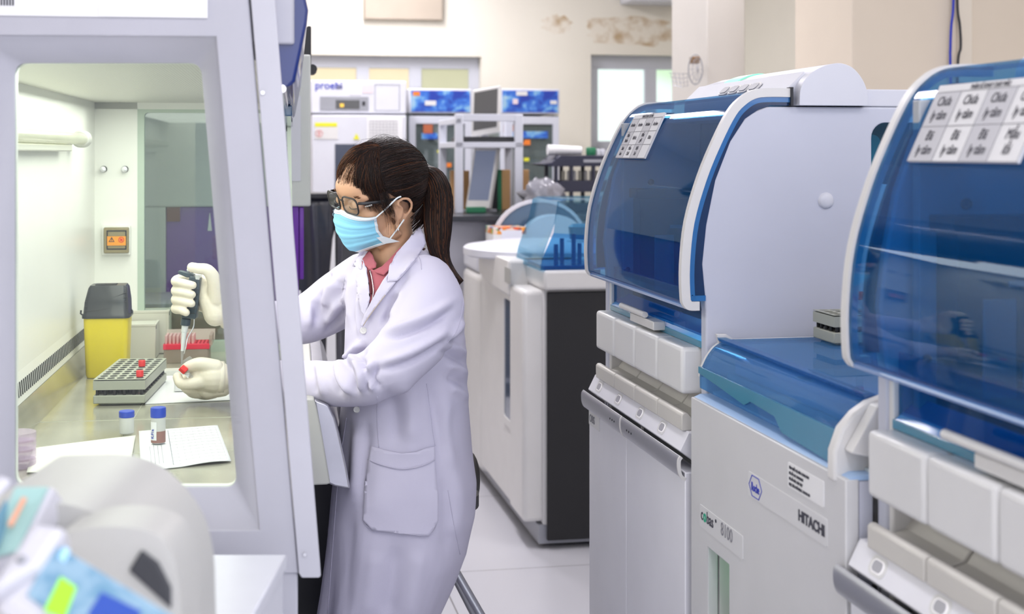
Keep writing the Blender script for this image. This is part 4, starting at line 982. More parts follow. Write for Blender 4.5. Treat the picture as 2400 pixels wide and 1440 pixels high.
def fridge(x0, x1, label, st):
    a, c = onY(x0, 900, YR), onY(x1, 209, YR); o = (a.x, YR, 0)
    f = thing('display_refrigerator', label, 'refrigerator', o, 'R', 'glass-door display refrigerators')
    xl, xr, zt = a.x, c.x, c.z; zh = onY(1000, 266, YR).z; zd = onY(1000, 272, YR).z
    MB().box(xl, xr, YR, YR+.6, zh, zt).build('header', WHITE, f, o, .006)
    MB().box(xl+.015, xr-.012, YR-.004, YR, zh+.01, zt-.012).build('header_picture', ICE, f, o)
    sh = MB()
    sh.box(xl, xl+.03, YR+.04, YR+.6, .05, zh-.006).box(xr-.03, xr, YR+.04, YR+.6, .05, zh-.006).box(xl, xr, YR+.56, YR+.6, .05, zh).box(xl, xr, YR+.04, YR+.6, .05, .3)
    sh.build('refrigerator_case', INF, f, o)
    MB().box(xl+.02,xr-.02,YR+.1,YR+.5,0,.05).build('plinth', DGREY, f, o)
    ws_ = .045
    d = MB().plate([(xl+.004,.3),(xr-.004,.3),(xr-.004,zd),(xl+.004,zd)], [[(xl+ws_,.36),(xr-ws_,.36),(xr-ws_,zd-.05),(xl+ws_,zd-.05)]], 'Y', YR, YR+.038).build('glass_door', FRAME, f, o, .004)
    MB().box(xl+ws_,xr-ws_,YR+.018,YR+.022,.36,zd-.05).build('door_pane', FRG, d, o)
    for k in range(5):
        z = zd-.05-.24*(k+1)
        MB().box(xl+.03, xr-.03, YR+.06, YR+.54, z-.006, z).build('wire_shelf', mat('shelf_white', (.72,.76,.78), .4) if 'shelf_white' not in MATS else MATS['shelf_white'], f, o)
    for (x_, y_, w_, h_, mm) in st:
        q = MB(); bx(q, x_, y_+h_, x_+w_, y_, YR-.003 if mm != 'in' else YR+.1, .002); q.build('door_sticker', {'o': ORG, 'r': mat('brown_red_sticker', (.45,.12,.05), .5) if 'brown_red_sticker' not in MATS else MATS['brown_red_sticker'], 'b': ICE, 'p': PAPER, 'y': MATS['yellow_label']}[mm], d, o)
    return f
fridge(958, 1106, 'glass-door refrigerator with blue ice-picture header, next to the white freezer', [(992,292,22,22,'r'),(988,312,38,14,'b'),(1025,352,8,6,'y'),(1046,382,12,10,'o')])
fridge(1172, 1312, 'glass-door refrigerator with blue ice-picture header, right of the upright monitor', [(1182,294,24,16,'r'),(1184,308,100,16,'b'),(1227,328,16,12,'o'),(1228,370,12,8,'y')])
def headsticker(x0,y1,x1,y0,mm,nm,par):
    q = MB(); bx(q, x0,y1,x1,y0, YR-.0065, .002); o_ = q.build(nm, mm, par, tuple(Matrix.Rotation(-TH_R,3,'Z') @ par.location)); return o_
fr_ = [o for o in COL.objects if o.name.startswith('display_refrigerator')]
headsticker(968,224,984,215,ORG,'orange_sticker',fr_[0]); headsticker(996,247,1022,236,WHITE2,'white_sticker',fr_[0])
headsticker(1210,224,1236,214,WHITE2,'white_sticker',fr_[1]); headsticker(1202,244,1214,232,MATS['pink_label'],'pink_sticker',fr_[1]); headsticker(1290,244,1305,236,WHITE2,'white_sticker',fr_[1])
# cartons and jars inside the fridges
for i, (x, y, w_, h_, par) in enumerate([(1252,352,30,14,1),(1240,375,24,10,1),(1215,353,10,12,1),(1245,322,30,8,1)]):
    q = MB(); a_, c_ = bx(q, x, y+h_, x+w_, y, YR+.15, .15)
    solo(q, 'reagent_box', WHITE2 if i % 2 == 0 else LBLUE, ['pale box on the upper shelf of the right refrigerator','pale blue box on a lower shelf of the right refrigerator','small white box at the left inside the right refrigerator','flat pale blue box near the top inside the right refrigerator'][i], 'box', (a_.x, YR+.15, a_.z), group='boxes inside the right refrigerator', bevel=.002)
# ================================================================ bench between, monitor stand
YS = 7.2
ztop = onY(1100, 500, YS).z
a, c = onY(1000, 600, YS-.25), onY(1420, 500, YS)
ob_ = (a.x, YS-.3, 0); be = thing('work_bench', 'dark-topped bench carrying the white monitor stand', 'bench', ob_)
MB().box(a.x, c.x+.4, YS-.3, YS+.6, ztop-.03, ztop).build('bench_top', mat('bench_black', (.02,.022,.03), .3), be, ob_, .003)
MB().box(a.x+.03, c.x+.36, YS-.2, YS+.55, 0, ztop-.03).build('bench_base', GREYW, be, ob_)
os_ = (onY(1030,500,YS).x, YS, ztop)
stn = thing('monitor_stand', 'white open metal stand holding two monitors, in front of the refrigerators', 'stand', os_)
z1, z2 = onY(1100, 268, YS).z, onY(1100, 333, YS).z
xs = [onY(1068,300,YS).x, onY(1086,300,YS).x, onY(1207,300,YS).x, onY(1226,300,YS).x]
MB().box(xs[0], xs[1], YS, YS+.045, ztop, z1).build('post', FRAME, stn, os_, .003)
MB().box(xs[2], xs[3], YS, YS+.045, ztop, z1).build('post', FRAME, stn, os_, .003)
xb0, xb1 = onY(1030,300,YS+.5).x, onY(1185,300,YS+.5).x
MB().box(xb0, xb0+.04, YS+.5, YS+.54, ztop, z1-.02).build('post', FRAME, stn, os_, .003)
MB().box(xb1, xb1+.04, YS+.5, YS+.54, ztop, z1-.02).build('post', FRAME, stn, os_, .003)
for z_, nm in ((z1-.02, 'top_rail'), ):
    MB().box(xs[0]+.001, xs[3]-.001, YS+.003, YS+.04, z_-.015, z_+.022).build(nm, FRAME, stn, os_, .003)
MB().plate([(xs[0],YS),(xs[3],YS),(xb1+.04,YS+.54),(xb0,YS+.54)], [], 'Z', z2-.03, z2).build('shelf', FRAME, stn, os_, .003)
MB().plate([(xs[0],YS),(xs[0]+.03,YS),(xb0+.03,YS+.54),(xb0,YS+.54)], [], 'Z', z1-.05, z1-.02).build('side_rail', FRAME, stn, os_, .003)
def monitor(corners_px, Y, label, scr_mat, base_z, screen_in=10, chin=12, name='computer_monitor'):
    """corners: top-left, top-right, bottom-right, bottom-left on tilted plane"""
    A = [onY(x, y, yy) for (x, y), yy in zip(corners_px, Y)]
    o = (A[3].x, Y[3], base_z); t = thing(name, label, 'monitor', o)
    A = [Vector(p) for p in A]; n = (A[1]-A[0]).cross(A[3]-A[0]).normalized(); n = n if n.y > 0 else -n
    ex, ey = (A[1]-A[0]), (A[3]-A[0])
    def q(u, v, d): return A[0] + ex*u + ey*v + n*d
    fr = MB(); 
    fr.add([q(0,0,0),q(1,0,0),q(1,1,0),q(0,1,0),q(0,0,.035),q(1,0,.035),q(1,1,.035),q(0,1,.035)], [(0,1,2,3),(7,6,5,4),(0,4,5,1),(1,5,6,2),(2,6,7,3),(3,7,4,0)])
    f_ = fr.build('monitor_frame', WHITE2 if screen_in else GREY, t, o, .006)
    s_ = MB().add([q(.08,.06,-.002),q(.92,.06,-.002),q(.92,.87,-.002),q(.08,.87,-.002),q(.08,.06,.002),q(.92,.06,.002),q(.92,.87,.002),q(.08,.87,.002)], [(0,1,2,3),(7,6,5,4),(0,4,5,1),(1,5,6,2),(2,6,7,3),(3,7,4,0)]).build('screen', scr_mat, f_, o)
    b_ = q(.5,.8,.035); ft = b_.copy(); ft.z = base_z
    MB().tube([b_, (b_.x, b_.y+.06, (b_.z+base_z)/2+.02), (b_.x, b_.y+.06, base_z+.012)], .022, 10).build('monitor_neck', GREY, t, o)
    MB().lathe([(.001,0),(.09,0),(.09,.008),(.03,.014),(.001,.014)], (b_.x, b_.y+.06, base_z)).build('monitor_foot', GREY, t, o)
    return t
scr1 = mat('screen_off_grey', (.12,.12,.12), .35); scr2 = mat('screen_dim_blue', (.05,.06,.09), .3, emit=(.20,.23,.34), es=.55)
monitor([(1107,212),(1172,200),(1168,318),(1104,322)], [YS+.26,YS+.20,YS+.20,YS+.26], 'upright white-framed monitor with grey screen on top of the stand', scr1, z2+.001)
monitor([(1112,345),(1168,345),(1142,496),(1090,488)], [YS+.22,YS+.14,YS+.10,YS+.16], 'tilted monitor with bluish screen on the bench beneath the stand shelf', scr2, ztop+.001)
q = onY(1130, 328, YS+.15)
kb = MB().box(q.x-.16, q.x+.20, YS+.02, YS+.17, z2+.001, z2+.022); kb.box(q.x-.15,q.x+.19,YS+.03,YS+.16,z2+.022,z2+.028)
solo(kb, 'keyboard', BLACK, 'black keyboard on the stand shelf below the upright monitor', 'keyboard', (q.x, YS+.1, z2), bevel=.003)
q = onY(1045, 330, YS+.55)
# boards and files leaning behind the stand
TAN = mat('tan_board', (.62,.36,.16), .6, var=.05); GRNB = mat('green_file', (.02,.20,.09), .5, var=.05)
for i, (x0, x1, y0, y1, Y_, m_, nm, lb, ct) in enumerate([(1056,1100,400,498,YS+.50,TAN,'cardboard_sheet','tan board standing behind the left post of the stand','board'),
    (1176,1196,398,498,YS+.40,TAN,'cardboard_sheet','narrow tan board standing behind the tilted monitor','board'),
    (1226,1240,398,500,YS+.46,TAN,'cardboard_sheet','tan board edge just right of the stand','board'),
    (1166,1176,398,490,YS+.36,GRNB,'green_file','dark green file between monitor and tan board','file'),
    (1150,1166,385,498,YS+.34,BLACK,'computer_tower','slim black computer case behind the tilted monitor','computer')]):
    m2 = MB(); a_, c_ = onY(x0, y1, Y_), onY(x1, y0, Y_); m2.box(a_.x, c_.x, Y_, Y_+.03, ztop+.001, c_.z)
    solo(m2, nm, m_, lb, ct, (a_.x, Y_, ztop), bevel=.002)
a_, c_ = onY(1096, 503, YS+.02), onY(1140, 486, YS+.02)
solo(MB().box(a_.x, c_.x, YS+.03, YS+.09, ztop+.001, c_.z), 'cable_tray', GRNB, 'low green box at the foot of the tilted monitor', 'box', (a_.x, YS, ztop), bevel=.003)
# ================================================================ big analyser row behind (dark end panel)
XB = 1.125; YB0 = 5.25
ob_ = (XB, YB0, 0)
an = thing('chemistry_analyser', 'long white floor analyser with dark end panel and rounded lid behind the worker', 'laboratory machine', ob_)
zc = .985
MB().box(XB+.006, 3.0, YB0+.02, 6.85, .09, zc).build('analyser_body', WHITE2, an, ob_, .006)
MB().box(XB+.02, 3.0, YB0, YB0+.02, .035, zc-.01).build('end_panel', mat('charcoal_panel', (.009,.009,.011), .5, var=.05), an, ob_, .004)
MB().box(XB-.07, XB+.02, YB0+.03, YB0+.30, .10, 1.0-.02).build('corner_pillar', WHITE2, an, ob_, .018, seg=4)
MB().box(XB+.0, 3.0, YB0-.03, YB0+1.2, zc, zc+.075).build('top_rim', WHITE2, an, ob_, .012, seg=3)
MB().box(XB-.01, 3.0, YB0+.022, 6.83, .02, .09).build('kick_plate', DGREY if False else GREY, an, ob_)
# front: doors with blue slit window, curved shoulder bulge
MB().box(XB-.055, XB+.01, YB0+.30, YB0+1.05, .10, .97).build('front_door', WHITE2, an, ob_, .008)
a_, c_ = onX(1182, 1000, XB-.056), onX(1205, 705, XB-.056)
MB().plate(rrect(c_.y, a_.y, .40, .93, .02), [rrect(c_.y+.02, a_.y-.02, .43, .93-.02, .015)], 'X', XB-.062, XB-.055).build('window_surround', WHITE2, an, ob_, .002)
MB().plate(rrect(c_.y+.01, a_.y-.01, .42, .92, .015), [], 'X', XB-.058, XB-.0555).build('slit_window', mat('slit_blue', (.02,.06,.14), .12, coat=.5), an, ob_)
MB().box(XB-.055, XB+.01, YB0+1.06, 6.85, .06, .95).build('side_cover', WHITE2, an, ob_, .05, seg=5)
# shoulder block over the door
MB().prism([(YB0+.30,.93),(YB0+.30,1.075),(YB0+1.02,1.075),(YB0+1.02,.965),(YB0+.7,.935)], 'X', XB-.075, XB+.30).build('shoulder_cover', WHITE2, an, ob_, .012, seg=3)
a_, c_ = onX(1183, 650, XB-.0755), onX(1197, 618, XB-.0755)
MB().box(XB-.0765, XB-.075, c_.y, a_.y, .985, 1.045).build('grey_label', mat('label_grey', (.42,.42,.40), .6), an, ob_)
# round lid
lc = onZ(1200, 592, 1.09)
rl = MB().lathe([(.001,.0),(.40,.0),(.415,.008),(.415,.035),(.40,.045),(.34,.048),(.33,.056),(.001,.058)], (XB+.25, YB0+.85, 1.055), n=64).build('round_lid', WHITE, an, ob_, smooth=40)
MB().box(XB-.05, 3.0, YB0+1.2, 6.86, .95, 1.06).build('rear_top', WHITE, an, ob_, .02, seg=3)
gr_ = MB()
for k in range(5): gr_.box(XB+.0+.02*k, XB+.012+.02*k, YB0+.45, YB0+.62, 1.075, 1.0762)
gr_.build('vent_slot', GREY, an, ob_)
MB().box(XB+.30,XB+.50,YB0+.80,YB0+.88,1.113,1.1145).build('lid_recess', GREY, an, ob_)
# blue hood on it
BH = glass('blue_hood_glass', (.58,.78,.88), .03, 1.45, haze=(.12,.28,.40), hz=.16)
p_ = [(1.08,1.06),(1.09,1.12),(1.135,1.24),(1.15,1.315),(1.17,1.325),(1.5,1.325)]
p_ = [(x_+.03, z_) for x_, z_ in p_]
hd_ = MB().band(p_, 'Y', YB0-.02, YB0+.45, -.004).build('blue_hood', BH, an, ob_)
MB().prism([(1.115,1.06),(1.12,1.10),(1.165,1.20),(1.30,1.19),(1.50,1.20),(1.50,1.06)], 'Y', YB0-.016, YB0-.012).build('hood_cheek', BLUE_S, hd_, ob_)
MB().prism([(1.165,1.20),(1.18,1.32),(1.50,1.32),(1.50,1.20),(1.30,1.19)], 'Y', YB0-.016, YB0-.012).build('hood_cheek', BH, hd_, ob_)
MB().box(1.13,1.34,YB0+.0,YB0+.42,1.062,1.075).build('hood_base', BLUE_E, hd_, ob_, .002)
bt_ = MB()
for k in range(5): bt_.cyl((1.20+.035*k, YB0+.10+.05*(k%2), 1.075), (1.20+.035*k, YB0+.10+.05*(k%2), 1.15+.02*(k%3)), .009, 10)
bt_.build('reagent_probe', BLUE_E, an, ob_)
MB().lathe([(.001,0),(.05,0),(.055,.05),(.04,.06),(.001,.06)], (1.34, YB0+.25, 1.16)).build('inner_dome', mat('dome_pale_blue', (.35,.55,.70), .3), an, ob_)
# white arched covers behind
def arch(cx, Y, r, label_):
    pts = [(cx + r*math.cos(a), 1.06 + r*.9*math.sin(a)) for a in np.linspace(0, math.pi, 20)]
    return pts
v = onY(1285, 560, YB0+1.5)
MB().prism(arch(v.x+.02, 0, .16, ''), 'Y', YB0+1.45, YB0+1.55).build('arched_cover', WHITE, an, ob_, .008)
MB().plate(arch(v.x-.02, 0, .24, '')+[], [arch(v.x-.02, 0, .222, '')], 'Y', YB0+1.6, YB0+1.63).build('arched_frame', WHITE, an, ob_)
MB().prism(arch(v.x-.02, 0, .222, ''), 'Y', YB0+1.61, YB0+1.62).build('arched_window', mat('arch_blue_grey', (.08,.15,.25), .2, coat=.3), an, ob_)
# dark printer on the analyser row
a_, c_ = onY(1072, 556, YB0+1.9), onY(1138, 521, YB0+1.9)
pr_ = thing('label_printer', 'small dark grey device with pale side on the analyser, left of the glove box', 'printer', (a_.x, YB0+1.9, 1.06))
MB().box(a_.x+.02, c_.x+.05, YB0+1.9, YB0+2.15, 1.061, c_.z).build('device_body', DGREY, pr_, (a_.x, YB0+1.9, 1.06), .01)
MB().box(a_.x, a_.x+.02, YB0+1.9, YB0+2.15, 1.061, c_.z).build('device_side', GREY, pr_, (a_.x, YB0+1.9, 1.06), .006)
a_, c_ = onY(1046, 500, YB0+2.05), onY(1215, 510, YB0+2.05)
MB().box(a_.x, a_.x+.07, YB0+2.0, YB0+2.3, 1.061, 1.15).build('device_cable_box', BLUE_D, pr_, (a_.x, YB0+1.9, 1.06), .006)
# glove box (patterned carton)
YGL = YB0+1.42
a_, c_ = onY(1166, 568, YGL), onY(1233, 522, YGL); zb = 1.061
og_ = (a_.x, YGL, zb); gb = thing('glove_box', 'white carton with colourful patterned top on the analyser lid', 'box', og_)
pm = mat('colour_pattern', (.8,.3,.1), .5); nt = pm.node_tree; b = nt.nodes['Principled BSDF']; tc = nt.nodes.new('ShaderNodeTexCoord'); vo = nt.nodes.new('ShaderNodeTexVoronoi'); vo.inputs['Scale'].default_value = 42
r = nt.nodes.new('ShaderNodeValToRGB'); r.color_ramp.interpolation = 'CONSTANT'; e = r.color_ramp.elements; e[0].color = (.75,.10,.03,1); e[1].position = .84; e[1].color = (.7,.68,.7,1)
for p_, cl in ((.18,(.80,.30,.03,1)),(.36,(.80,.62,.50,1)),(.52,(.30,.08,.05,1)),(.62,(.04,.12,.50,1)),(.72,(.10,.35,.08,1))):
    x = e.new(p_); x.color = cl
sp_ = nt.nodes.new('ShaderNodeSeparateColor'); nt.links.new(tc.outputs['Object'], vo.inputs['Vector']); nt.links.new(vo.outputs['Color'], sp_.inputs[0]); nt.links.new(sp_.outputs[0], r.inputs[0]); nt.links.new(r.outputs[0], b.inputs['Base Color'])
wq = c_.x-a_.x; hq = .085
MB().box(a_.x-.02, a_.x+wq, YGL, YGL+.22, zb, zb+hq).build('carton_body', WHITE2, gb, og_, .002)
MB().box(a_.x-.021, a_.x+wq+.001, YGL-.001, YGL+.221, zb+hq*.62, zb+hq+.001).build('patterned_band', pm, gb, og_, .001)
MB().box(a_.x+.02, a_.x+wq-.02, YGL-.0025, YGL, zb+.004, zb+hq*.85).build('white_label', WHITE, gb, og_)
# lab trolley with dark tray racks
YT = 7.1
a_, c_ = onY(1250, 500, YT), onY(1430, 362, YT)
tz = ztop+.001
ot_ = (a_.x, YT, tz); tr = thing('tray_rack', 'dark navy tiered tray rack with paper roll on top, behind the blue hood', 'rack', ot_)
DN = mat('dark_navy_plastic', (.012,.014,.04), .45, var=.1)
def tier(z_, x0, x1):
    MB().prism([(x0,z_),(x0+.04,z_-.012),(x1,z_-.012),(x1,z_+.045),(x0+.10,z_+.045),(x0+.05,z_+.008)], 'Y', YT, YT+.30).build('tray_tier', DN, tr, ot_, .003)
xa = onY(1280, 400, YT).x
for z_ in (onY(1300,385,YT).z, onY(1300,445,YT).z, onY(1300,500,YT).z): tier(z_, xa-.02, c_.x+.3)
pp = MB()
for x_ in (1302, 1338, 1390): 
    X_ = onY(x_, 400, YT).x; pp.box(X_, X_+.015, YT+.01, YT+.04, tz, c_.z-.02); pp.box(X_, X_+.015, YT+.24, YT+.27, tz, c_.z-.02)
pp.build('rack_post', DN, tr, ot_)
pl_ = MB(); bx(pl_, 1368, 381, 1412, 374, YT-.0025, .002); pl_.build('name_strip', GREY, tr, ot_)
rc = onY(1310, 368, YT+.05); zr = c_.z
rr_ = MB().cyl((onY(1292,0,YT).x, YT+.12, c_.z-.03+.055), (onY(1350,0,YT).x, YT+.14, c_.z-.03+.05), .03, 20)
zt_ = onY(1300,385,YT).z+.045
solo(MB().cyl((onY(1295,0,YT).x, YT+.12, zt_+.028), (onY(1375,0,YT).x, YT+.12, zt_+.024), .028, 20, .022), 'paper_roll', PAPER, 'white paper roll lying on the dark tray rack', 'paper roll', (onY(1295,0,YT).x, YT+.12, zt_))
vz = onY(1385, 352, YT+.1)
solo(MB().lathe([(.001,0),(.024,0),(.026,.004),(.026,.036),(.022,.042),(.001,.042)], (vz.x, YT+.1, zt_), n=20), 'green_jar', GRNB, 'small dark green jar on the dark tray rack', 'jar', (vz.x, YT+.1, zt_))
for k, x_ in enumerate((1402, 1413)):
    vz = onY(x_, 352, YT+.1); solo(MB().lathe([(.001,0),(.011,0),(.011,.03),(.009,.034),(.001,.034)], (vz.x, YT+.1, zt_), n=14), 'white_bottle', WHITE, ['tiny white bottle next to the green jar','tiny white bottle second from the green jar'][k], 'bottle', (vz.x, YT+.1, zt_))
for k in range(7):
    x_ = 1320+13*k; vz = onY(x_, 425, YT+.15); z0_ = onY(1300,445,YT).z+.046
    solo(MB().lathe([(.001,0),(.010,0),(.010,.045),(.006,.05),(.001,.05)], (vz.x, YT+.15, z0_), n=10), 'reagent_vial', PAPER if k%3 else CREAM, 'small pale vial standing on the middle tier of the dark tray rack', 'vial', (vz.x, YT+.15, z0_), group='vials on the dark tray rack')
# plastic bag (translucent, crumpled)
def blob(c, r, amp, fr_, seed, n=28):
    mb = MB(); mb.ell((0,0,0), (1,1,1), n); out = []
    for v_ in mb.v:
        p = Vector(v_); d = 1 + amp*noise.noise(p*fr_+Vector((seed,0,0))) + amp*.5*abs(noise.noise(p*fr_*2.3+Vector((0,seed,0))))
        out.append((c[0]+p.x*r[0]*d, c[1]+p.y*r[1]*d, c[2]+p.z*r[2]*d))
    mb.v = out; return mb
BAG = mat('clear_bag_grey', (.26,.26,.30), .22, coat=.5, var=.25, vscale=14)
v = onY(1272, 470, 7.0); bz = .085
solo(blob((v.x+.0, 7.0, ztop+.001+bz*.95), (.10,.07,bz), .55, 2.2, 4), 'plastic_bag', BAG, 'crumpled translucent plastic bag beside the dark tray rack', 'bag', (v.x, 7.0, ztop), smooth=180)
# black bag hanging left of the freezer
v0, v1 = onY(712, 700, 6.4), onY(782, 462, 6.4)
mb = MB(); rings = []
for j in range(26):
    z_ = .25 + (v1.z-.25)*j/25; ring = []
    for k in range(40):
        a = 2*math.pi*k/40; rr2 = 1 + .10*noise.noise(Vector((math.cos(a)*2, math.sin(a)*2, z_*2.2))) + .05*math.sin(a*9+z_*3)
        ring.append(((v0.x+v1.x)/2-.02 + .13*rr2*math.cos(a)*(1 if j < 25 else .9), 6.55 + .12*rr2*math.sin(a), z_))
    rings.append(ring)
mb.loft(rings)
BB = mat('black_bag_film', (.020,.022,.036), .28, coat=.4, var=.2)
tb_ = thing('waste_bag_stand', 'black plastic waste bag hung on a stand left of the freezer', 'waste bag', ((v0.x+v1.x)/2, 6.55, 0))
ob2 = ((v0.x+v1.x)/2, 6.55, 0)
mb.build('black_bag', BB, tb_, ob2, smooth=180)
MB().lathe([(.13,0),(.145,.0),(.145,.02),(.13,.02)], ((v0.x+v1.x)/2-.02, 6.55, v1.z-.005), n=30).build('bag_hoop', BLACK, tb_, ob2)
lg = MB()
for k in range(4): a = math.pi/4+k*math.pi/2; lg.cyl(((v0.x+v1.x)/2-.02+.14*math.cos(a), 6.55+.14*math.sin(a), 0), ((v0.x+v1.x)/2-.02+.14*math.cos(a), 6.55+.14*math.sin(a), v1.z), .008, 8)
lg.build('stand_leg', BLACK, tb_, ob2)
v0, v1, v2, v3 = onY(768, 700, 6.36), onY(786, 700, 6.36), onY(785, 540, 6.36), onY(780, 560, 6.36)
solo(MB().prism([(v0.x-.02, 0),(v1.x+.01, 0),(v1.x,v1.z),(v2.x,v2.z),(v3.x,v3.z),(v0.x,v0.z)], 'Y', 6.36, 6.375), 'white_board', PAPER, 'white panel edge standing between the black bag and the freezer', 'panel', (v0.x, 6.36, 0))
# small wire basket fan on the pillar, carton on shelf, cables
v = onY(1630, 163, 6.86); ofn = (v.x, 6.9, v.z)
fan = thing('wall_fan', 'small white wire-guarded fan on the front of the narrow pillar', 'fan', ofn)
g_ = MB()
def circ(c, rx, rz, Y_, n=36, off=0): return [(c[0]+rx*math.cos(2*math.pi*k/n), Y_+off*math.cos(2*math.pi*k/n), c[2]+rz*math.sin(2*math.pi*k/n)) for k in range(n+1)]
g_.tube(circ(v, .037, .075, 6.86), .003, 6); g_.tube(circ(v, .026, .055, 6.83), .0015, 6)
for k in range(6):
    a = math.pi*k/6; g_.tube([(v.x-.037*math.cos(a), 6.86, v.z-.075*math.sin(a)), (v.x, 6.82, v.z), (v.x+.037*math.cos(a), 6.86, v.z+.075*math.sin(a))], .0012, 5)
g_.build('wire_guard', GREY, fan, ofn)
MB().box(v.x-.02, v.x+.02, 6.85, 6.90, v.z+.03, v.z+.065).build('fan_mount', mat('mount_brown', (.25,.14,.06), .5), fan, ofn, .003)
v2 = onY(1590, 190, 6.86); g_ = MB()
for k in range(4): g_.tube([(v2.x-.05+.008*k, 6.86, v2.z+.04-.02*k), (v2.x, 6.80, v2.z+.032-.022*k), (v2.x+.06, 6.88, v2.z+.04-.02*k)], .0014, 5)
for k in range(5): g_.tube([(v2.x-.045+.022*k, 6.85, v2.z+.04), (v2.x-.03+.018*k, 6.84, v2.z-.03)], .0014, 5)
g_.build('wire_basket', ALU, fan, ofn)
q = MB(); a_, c_ = bx(q, 1953, 200, 1993, 97, 8.9, .25)
oy = (a_.x, 8.9, a_.z)
ysh = thing('wall_shelf', 'small shelf on the back wall under the yellow carton', 'shelf', (a_.x, 8.85, a_.z-.02))
MB().box(a_.x-.1, c_.x+.6, 8.85, 10.0, a_.z-.02, a_.z).build('shelf_board', WHITE2, ysh, (a_.x, 8.85, a_.z-.02))
yc = thing('yellow_carton', 'yellow-brown carton with handwriting standing on the shelf near the wide pillar', 'box', oy)
YC = mat('yellow_card', (.48,.28,.04), .6, var=.08)
q.build('carton_body', YC, yc, oy, .003)
MB().prism([(a_.x,c_.z),(a_.x+.05,c_.z+.035),(c_.x,c_.z+.035),(c_.x,c_.z)], 'Y', 8.95, 9.1).build('carton_flap', mat('card_inside', (.35,.22,.10), .7), yc, oy)
text('Visc', INK, yc, textM(onY(1957,133,8.9)-Vector(oy)+Vector((0,-.002,0)), (1,0,0), (0,0,1)), .06, shear=.3)
for k, (x_, m_, lb) in enumerate([(2235, INKB, 'blue'), (2244, BLACK, 'black')]):
    pts = [onY(x_+(2 if k else 0), -200, 5.36), onY(x_+1, 0, 5.36), onY(x_-1+(8 if k else -3), 60, 5.36), onY(x_+(9 if k else -6), 110, 5.36), onY(x_+(2 if k else -6), 160, 5.36), onY(x_, 400, 5.36)]
    pts = [Vector((p.x, 5.365, p.z)) for p in pts]
    solo(MB().tube(smooth_path(pts, 6), .0055, 8), 'cable', m_, '%s cable hanging down the wide beige pillar' % lb, 'cable', (pts[0].x, 5.36, 2.5))
# air conditioner underside at the top
a_, c_ = onY(1478, 2, 9.7), onY(1606, -60, 9.7)
solo(MB().box(a_.x, c_.x, 9.7, 9.99, a_.z, c_.z), 'air_conditioner', WHITE, 'white air conditioner underside at the top edge of the back wall', 'air conditioner', (a_.x, 9.7, a_.z), bevel=.01)
# ================================================================ stool
st0 = atD(1000, 360, 3.25); sx_, sy_ = st0.x, 3.22
so = (sx_, sy_, 0)
stool = thing('lab_stool', 'black-seated lab stool with chrome legs behind the worker', 'stool', so, 'C')
SH = .69
MB().lathe([(.001,SH),(.10,SH),(.12,SH+.012),(.12,SH+.04),(.105,SH+.05),(.001,SH+.052)], (sx_, sy_, 0), n=36).build('seat', BLACK, stool, so, smooth=50)
MB().cyl((sx_, sy_, .25), (sx_, sy_, SH), .022).build('column', CHROME, stool, so)
for k in range(5):
    a = math.radians(-20+72*k)
    MB().tube([(sx_+.01*math.cos(a), sy_+.01*math.sin(a), .655), (sx_+.22*math.cos(a), sy_+.22*math.sin(a), .34), (sx_+.27*math.cos(a), sy_+.27*math.sin(a), .02)], .0095, 12).build('leg', ALU, stool, so)
    MB().cyl((sx_+.27*math.cos(a), sy_+.27*math.sin(a), 0), (sx_+.27*math.cos(a), sy_+.27*math.sin(a), .02), .018).build('foot_cap', BLACK, stool, so)
bp0 = atD(1098, 1128, 3.3)
MB().ell(tuple(bp0), (.027,.085,.068), 24).build('backrest', BLACK, stool, so, smooth=60)
MB().tube([(sx_+.08, 3.25, SH+.02), (bp0.x-.02, 3.3, SH+.02), (bp0.x, 3.3, bp0.z)], .008, 8).build('backrest_bracket', CHROME, stool, so)
# ================================================================ the laboratory worker
DP = 3.12
SKIN = mat('skin', (.62,.36,.22), .48, var=.04, vscale=30, sss=.12)
COAT = mat('lab_coat_cloth', (.62,.60,.74), .75, bump=.10, bscale=700)
PINK = mat('pink_knit', (.45,.12,.15), .85, bump=.4, bscale=1500)
GLOVE = mat('latex_glove', (.86,.78,.66), .42, var=.03, vscale=30, bump=.15, bscale=160, sss=.06)
MASKM = mat('mask_blue', (.28,.68,.90), .7, var=.02, bump=.15, bscale=600)
MASKW = mat('mask_white', (.80,.86,.90), .7, var=.01)
FRM = mat('glasses_black', (.006,.006,.008), .35, coat=.1, var=.1)
LENS = glass('lens_glass', (.95,.97,.97), .0, 1.45)
TRO = mat('trousers_dark', (.03,.03,.05), .8, var=.1)
def hair_mat(name, c0, c1):
    m = mat(name, c0, .50, spec=.35); nt = m.node_tree; b = nt.nodes['Principled BSDF']
    g = nt.nodes.new('ShaderNodeNewGeometry'); r = nt.nodes.new('ShaderNodeValToRGB'); r.color_ramp.elements[0].color = (*c0, 1); r.color_ramp.elements[1].color = (*c1, 1)
    nt.links.new(g.outputs['Random Per Island'], r.inputs[0]); nt.links.new(r.outputs[0], b.inputs['Base Color']); return m
HD = hair_mat('hair_dark', (.004,.003,.003), (.030,.012,.008)); HB = hair_mat('hair_brown', (.012,.006,.004), (.16,.055,.020))
OP = atD(930, 360, DP); OP = (OP.x, DP, 0)
person = thing('person', 'person in white lab coat, blue face mask, glasses and gloves, pipetting at the cabinet', 'person', OP, 'C')

